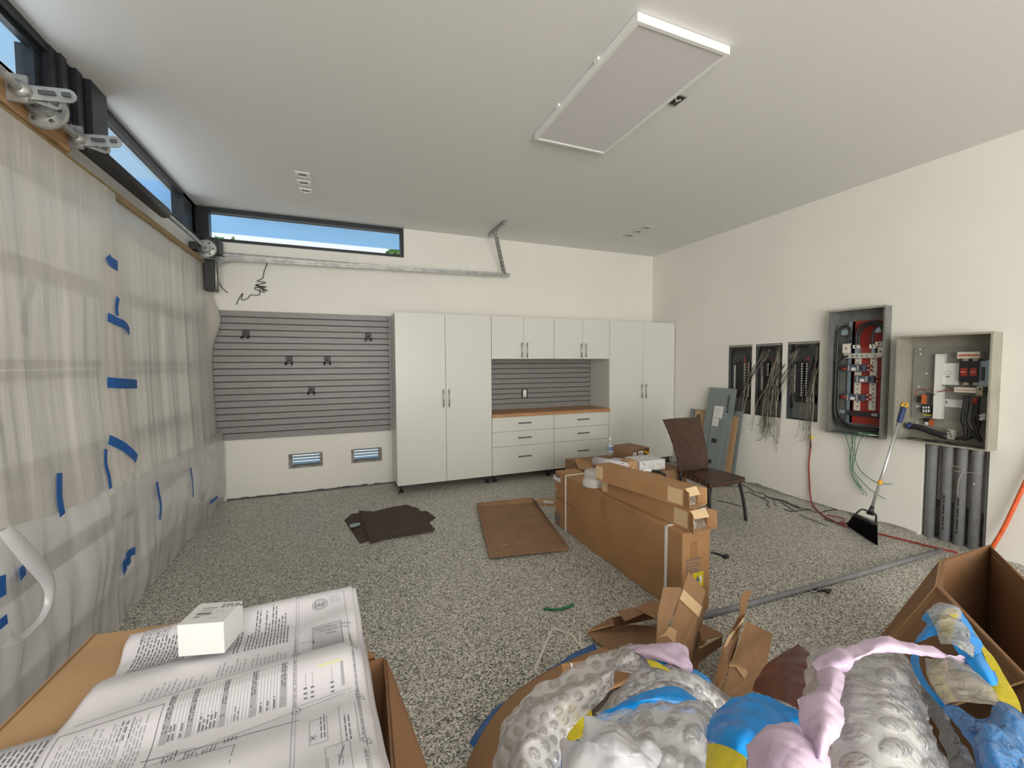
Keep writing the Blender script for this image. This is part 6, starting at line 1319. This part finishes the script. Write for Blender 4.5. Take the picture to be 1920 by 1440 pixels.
film_obj('bubble_wrap', [[(925, 1500, .36), (935, 1385, .40), (965, 1325, .42), (1040, 1275, .44), (1115, 1235, .46), (1170, 1212, .48), (1205, 1222, .44)],
                         [(975, 1510, .46), (985, 1405, .50), (1020, 1340, .52), (1080, 1295, .53), (1140, 1255, .53), (1180, 1235, .52), (1230, 1235, .47)],
                         [(1060, 1520, .42), (1050, 1450, .45), (1062, 1380, .47), (1100, 1335, .48), (1150, 1290, .48), (1165, 1262, .48), (1260, 1262, .44)]], 90, 200, m_bub, .012, 10, 1, 'long bubble wrap piece folded along the left edge of the heap', 'bubble wrap', .004, .017, gb)
film_obj('bubble_wrap', [[(1120, 1345, .40), (1165, 1280, .46), (1225, 1250, .48), (1290, 1262, .47), (1340, 1300, .44)],
                         [(1135, 1345, .44), (1180, 1300, .52), (1240, 1272, .54), (1310, 1288, .53), (1360, 1330, .48)],
                         [(1155, 1350, .42), (1195, 1315, .48), (1250, 1292, .50), (1310, 1310, .50), (1365, 1350, .46)]], 60, 130, m_bub, .012, 12, 2, 'arched bubble wrap piece behind the blue triangle of film', 'bubble wrap', .004, .015, gb)
film_obj('blue_sheet', [[(1138, 1330, .50), (1190, 1300, .535), (1250, 1287, .55), (1305, 1312, .53)], [(1118, 1342, .50), (1185, 1318, .545), (1250, 1305, .56), (1310, 1325, .54)], [(1105, 1365, .47), (1180, 1338, .50), (1250, 1335, .52), (1330, 1330, .51)]], 30, 50, m_blue, .012, 9, 3, 'bright blue film strip between two bubble wrap pieces', 'film')
film_obj('bubble_wrap', [[(1100, 1352, .46), (1170, 1340, .52), (1245, 1325, .55), (1325, 1318, .55), (1350, 1330, .52)],
                         [(1085, 1400, .50), (1165, 1380, .60), (1250, 1375, .64), (1330, 1370, .62), (1365, 1380, .56)],
                         [(1070, 1500, .50), (1150, 1500, .60), (1250, 1500, .64), (1330, 1500, .62), (1370, 1500, .56)]], 120, 150, m_bub, .014, 11, 5, 'large bubble wrap piece at the bottom centre under the white bag', 'bubble wrap', .006, .021, gb)
film_obj('white_bag', [[(1095, 1340, .66), (1140, 1352, .655), (1175, 1368, .65), (1215, 1375, .64), (1242, 1410, .62)],
                       [(1088, 1380, .66), (1120, 1378, .70), (1165, 1392, .70), (1205, 1400, .69), (1240, 1425, .66)],
                       [(1052, 1388, .63), (1085, 1395, .68), (1150, 1425, .70), (1200, 1430, .69), (1238, 1445, .66)],
                       [(1060, 1470, .60), (1090, 1480, .64), (1150, 1490, .67), (1200, 1500, .66), (1230, 1500, .64)]], 60, 60, m_bag, .012, 12, 9, 'crumpled white translucent bag on top of the bubble wrap at the bottom', 'bag')
film_obj('lavender_sheet', [[(1165, 1216, .50), (1200, 1206, .52), (1250, 1210, .53), (1288, 1214, .52), (1294, 1226, .50)], [(1190, 1222, .53), (1215, 1222, .545), (1250, 1230, .55), (1280, 1235, .545), (1296, 1248, .52)], [(1210, 1232, .52), (1235, 1234, .53), (1260, 1244, .54), (1284, 1258, .54), (1295, 1262, .51)]], 30, 50, m_lav, .007, 14, 11, 'pale lavender film at the back crest of the heap', 'film')
film_obj('blue_sheet', [[(1200, 1222, .505), (1245, 1235, .51), (1290, 1250, .51), (1330, 1272, .48)], [(1222, 1236, .52), (1262, 1250, .525), (1300, 1266, .525), (1334, 1292, .49)], [(1240, 1250, .50), (1285, 1266, .51), (1318, 1282, .51), (1340, 1312, .47)]], 30, 50, m_blue, .012, 12, 12, 'blue film band just below the lavender crest', 'film')
film_obj('yellow_sheet', [[(1212, 1238, .535), (1232, 1243, .54), (1256, 1256, .54)], [(1220, 1252, .535), (1240, 1255, .54), (1262, 1262, .535)]], 12, 14, m_yel, .004, 12, 13, 'small yellow film wedge below the blue band', 'film')
film_obj('blue_sheet', [[(1410, 1290, .60), (1440, 1300, .60), (1475, 1322, .60), (1508, 1340, .58)],
                        [(1375, 1303, .62), (1400, 1325, .66), (1450, 1345, .65), (1506, 1368, .60)],
                        [(1340, 1332, .62), (1390, 1362, .70), (1425, 1375, .69), (1500, 1385, .62)],
                        [(1332, 1392, .62), (1365, 1408, .69), (1410, 1425, .68), (1480, 1440, .62)]], 60, 60, m_blue, .012, 8, 14, 'big bright blue creased film at the bottom right of centre', 'film')
film_obj('yellow_sheet', [[(1328, 1396, .66), (1352, 1398, .69), (1400, 1422, .71)], [(1326, 1435, .66), (1350, 1440, .69), (1398, 1450, .71)], [(1320, 1490, .64), (1350, 1490, .67), (1398, 1490, .69)]], 24, 30, m_yel, .005, 10, 15, 'bright yellow film corner at the bottom under the blue film', 'film')
film_obj('maroon_sheet', [[(1497, 1210, .22), (1515, 1222, .24), (1535, 1235, .24)], [(1462, 1228, .24), (1500, 1250, .30), (1535, 1265, .30)], [(1430, 1262, .24), (1480, 1285, .34), (1530, 1300, .34)], [(1415, 1300, .24), (1470, 1318, .34), (1530, 1350, .34)]], 40, 40, m_maroon, .008, 7, 16, 'glossy dark maroon film between the torn carton and the big bubble wrap', 'film')
t = MB(); q_ = [at_z(.36, 1495, 1312), at_z(.36, 1507, 1304), at_z(.36, 1512, 1325), at_z(.36, 1500, 1335)]; t.slab(q_[::-1], .002, m_label); o_ = tag(t.build('paper_label'), 'small white paper label tucked beside the lavender film', 'label')
mm_ = MB(); text_on(mm_, 'FOR USE ON', .014, q_[0]+V((0.004, -0.02, 0.0012)), (q_[1]-q_[0]), V((0, 0, 1)).cross(q_[1]-q_[0]), m_ink); mm_.build('printing', o_)
film_obj('bubble_wrap', [[(1520, 1222, .50), (1560, 1208, .54), (1640, 1212, .56), (1685, 1222, .54), (1712, 1260, .50)],
                         [(1508, 1300, .56), (1545, 1280, .64), (1625, 1275, .68), (1690, 1290, .66), (1735, 1320, .58)],
                         [(1500, 1370, .60), (1545, 1350, .72), (1630, 1345, .76), (1710, 1360, .72), (1758, 1380, .62)],
                         [(1490, 1500, .62), (1540, 1500, .74), (1630, 1500, .78), (1730, 1500, .74), (1800, 1500, .64)]], 160, 150, m_bub, .008, 7, 18, 'huge bubble wrap mound with large bubbles at the right of the heap', 'bubble wrap', .006, .028, gb)
film_obj('lavender_sheet', [[(1405, 1385, .74), (1450, 1366, .78), (1490, 1366, .76), (1508, 1395, .72)], [(1402, 1420, .76), (1450, 1405, .82), (1500, 1400, .82), (1540, 1420, .78)], [(1395, 1490, .76), (1450, 1490, .82), (1500, 1490, .82), (1550, 1490, .78)]], 40, 50, m_lav, .012, 9, 19, 'large pale lavender film lobe at the bottom edge', 'film')
film_obj('lavender_sheet', [[(1526, 1250, .66), (1560, 1240, .68), (1580, 1246, .68)], [(1536, 1285, .74), (1560, 1280, .76), (1580, 1300, .75)], [(1508, 1330, .79), (1545, 1325, .82), (1583, 1340, .80)], [(1505, 1365, .80), (1545, 1370, .84), (1578, 1378, .81)], [(1515, 1420, .78), (1535, 1425, .81), (1545, 1430, .80)]], 70, 36, m_lav, .010, 12, 20, 'twisted lavender film climbing the left side of the big bubble wrap mound', 'film')
film_obj('lavender_sheet', [[(1525, 1246, .70), (1560, 1224, .72), (1600, 1205, .72), (1650, 1196, .71), (1700, 1203, .69), (1745, 1212, .66), (1810, 1236, .62)], [(1530, 1258, .71), (1575, 1242, .735), (1612, 1228, .735), (1655, 1212, .72), (1700, 1216, .70), (1745, 1224, .67), (1812, 1237, .62)], [(1540, 1262, .70), (1590, 1250, .725), (1616, 1236, .73), (1655, 1220, .71), (1700, 1225, .69), (1745, 1232, .66), (1814, 1238, .61)]], 16, 110, m_lav, .007, 16, 21, 'long lavender ribbon of film stretched from the mound to the blue bag', 'film')
# blue rimmed printed bag over the rim of the bulk carton
t = empty('printed_bag', at_z(0.5, 1780, 1250), 'clear bag with blue rim and yellow patches hanging over the side of the bulk carton', 'bag')
def part(name, rows, nu, nv, mat, cr, fq, seed): m = MB(); sheet(m, G(rows), nu, nv, mat, cr, fq, seed); return m.build(name, t, solid=0.0008)
part('blue_rim', [[(1726, 1156, .60), (1742, 1140, .61), (1775, 1130, .62), (1800, 1142, .62), (1822, 1175, .61), (1850, 1230, .60), (1872, 1282, .60)],
                  [(1732, 1172, .60), (1738, 1175, .62), (1770, 1150, .63), (1790, 1160, .63), (1808, 1200, .62), (1834, 1245, .61), (1862, 1290, .60)],
                  [(1716, 1205, .60), (1734, 1200, .615), (1755, 1190, .62), (1775, 1190, .625), (1795, 1225, .61), (1815, 1250, .60), (1846, 1280, .595)]], 30, 90, m_blue, .006, 10, 31)
part('blue_edge', [[(1712, 1222, .60), (1708, 1240, .60), (1722, 1275, .60), (1750, 1310, .60), (1785, 1345, .60)], [(1730, 1222, .61), (1724, 1240, .61), (1736, 1275, .61), (1762, 1308, .61), (1795, 1335, .61)]], 10, 50, m_blue, .004, 10, 32)
part('clear_window', [[(1738, 1150, .635), (1768, 1135, .64), (1795, 1145, .64), (1808, 1170, .635)], [(1755, 1180, .65), (1775, 1170, .66), (1800, 1185, .655), (1820, 1205, .64)], [(1765, 1210, .65), (1785, 1212, .66), (1805, 1222, .655), (1826, 1232, .64)]], 40, 40, m_clear, .010, 14, 33)
part('yellow_patch', [[(1772, 1145, .645), (1785, 1140, .646), (1797, 1148, .645)], [(1762, 1165, .645), (1775, 1168, .646), (1790, 1170, .645)], [(1766, 1190, .645), (1778, 1198, .646), (1786, 1196, .645)]], 14, 14, m_yel, .003, 10, 34)
part('clear_window', [[(1735, 1235, .625), (1770, 1230, .635), (1810, 1240, .63), (1840, 1272, .62)], [(1742, 1275, .63), (1780, 1270, .65), (1820, 1285, .645), (1862, 1310, .63)], [(1770, 1320, .625), (1805, 1318, .645), (1840, 1330, .64), (1880, 1345, .625)]], 60, 50, m_clear, .012, 12, 35)
part('yellow_patch', [[(1752, 1238, .622), (1768, 1236, .63), (1782, 1240, .63)], [(1742, 1265, .624), (1760, 1268, .634), (1772, 1272, .634)], [(1770, 1315, .622), (1782, 1316, .634), (1794, 1314, .634)]], 20, 16, m_yel, .003, 10, 36)
part('yellow_side', [[(1825, 1180, .605), (1840, 1205, .605), (1858, 1228, .605)], [(1842, 1225, .605), (1866, 1250, .605), (1885, 1270, .605)], [(1858, 1275, .605), (1885, 1295, .605), (1912, 1318, .605)], [(1850, 1300, .605), (1885, 1325, .605), (1915, 1342, .605)]], 30, 26, m_yel, .006, 9, 37)
part('blue_tongue', [[(1812, 1240, .62), (1826, 1232, .625), (1838, 1225, .62)], [(1830, 1262, .62), (1845, 1258, .63), (1862, 1262, .62)], [(1848, 1283, .615), (1860, 1286, .62), (1871, 1284, .615)]], 20, 16, m_blue, .003, 8, 38)
film_obj('blue_bag', [[(1768, 1322, .60), (1810, 1335, .63), (1860, 1345, .64), (1885, 1326, .64), (1925, 1365, .62)], [(1800, 1372, .62), (1840, 1375, .68), (1880, 1385, .69), (1920, 1395, .68), (1960, 1400, .64)], [(1840, 1500, .62), (1880, 1500, .68), (1920, 1500, .69), (1960, 1500, .68), (2000, 1500, .64)]], 60, 60, m_clearb, .018, 11, 41, 'shiny blue tinted clear bag at the bottom right corner', 'bag')
film_obj('grey_film', [[(1728, 1290, .55), (1745, 1305, .56), (1770, 1330, .57)], [(1742, 1340, .57), (1775, 1350, .60), (1800, 1375, .60)], [(1765, 1400, .57), (1800, 1410, .61), (1835, 1430, .60)], [(1790, 1500, .57), (1830, 1500, .61), (1870, 1500, .60)]], 60, 40, m_clearg, .014, 12, 42, 'dark clear crinkled film between the mound and the blue bag', 'film')
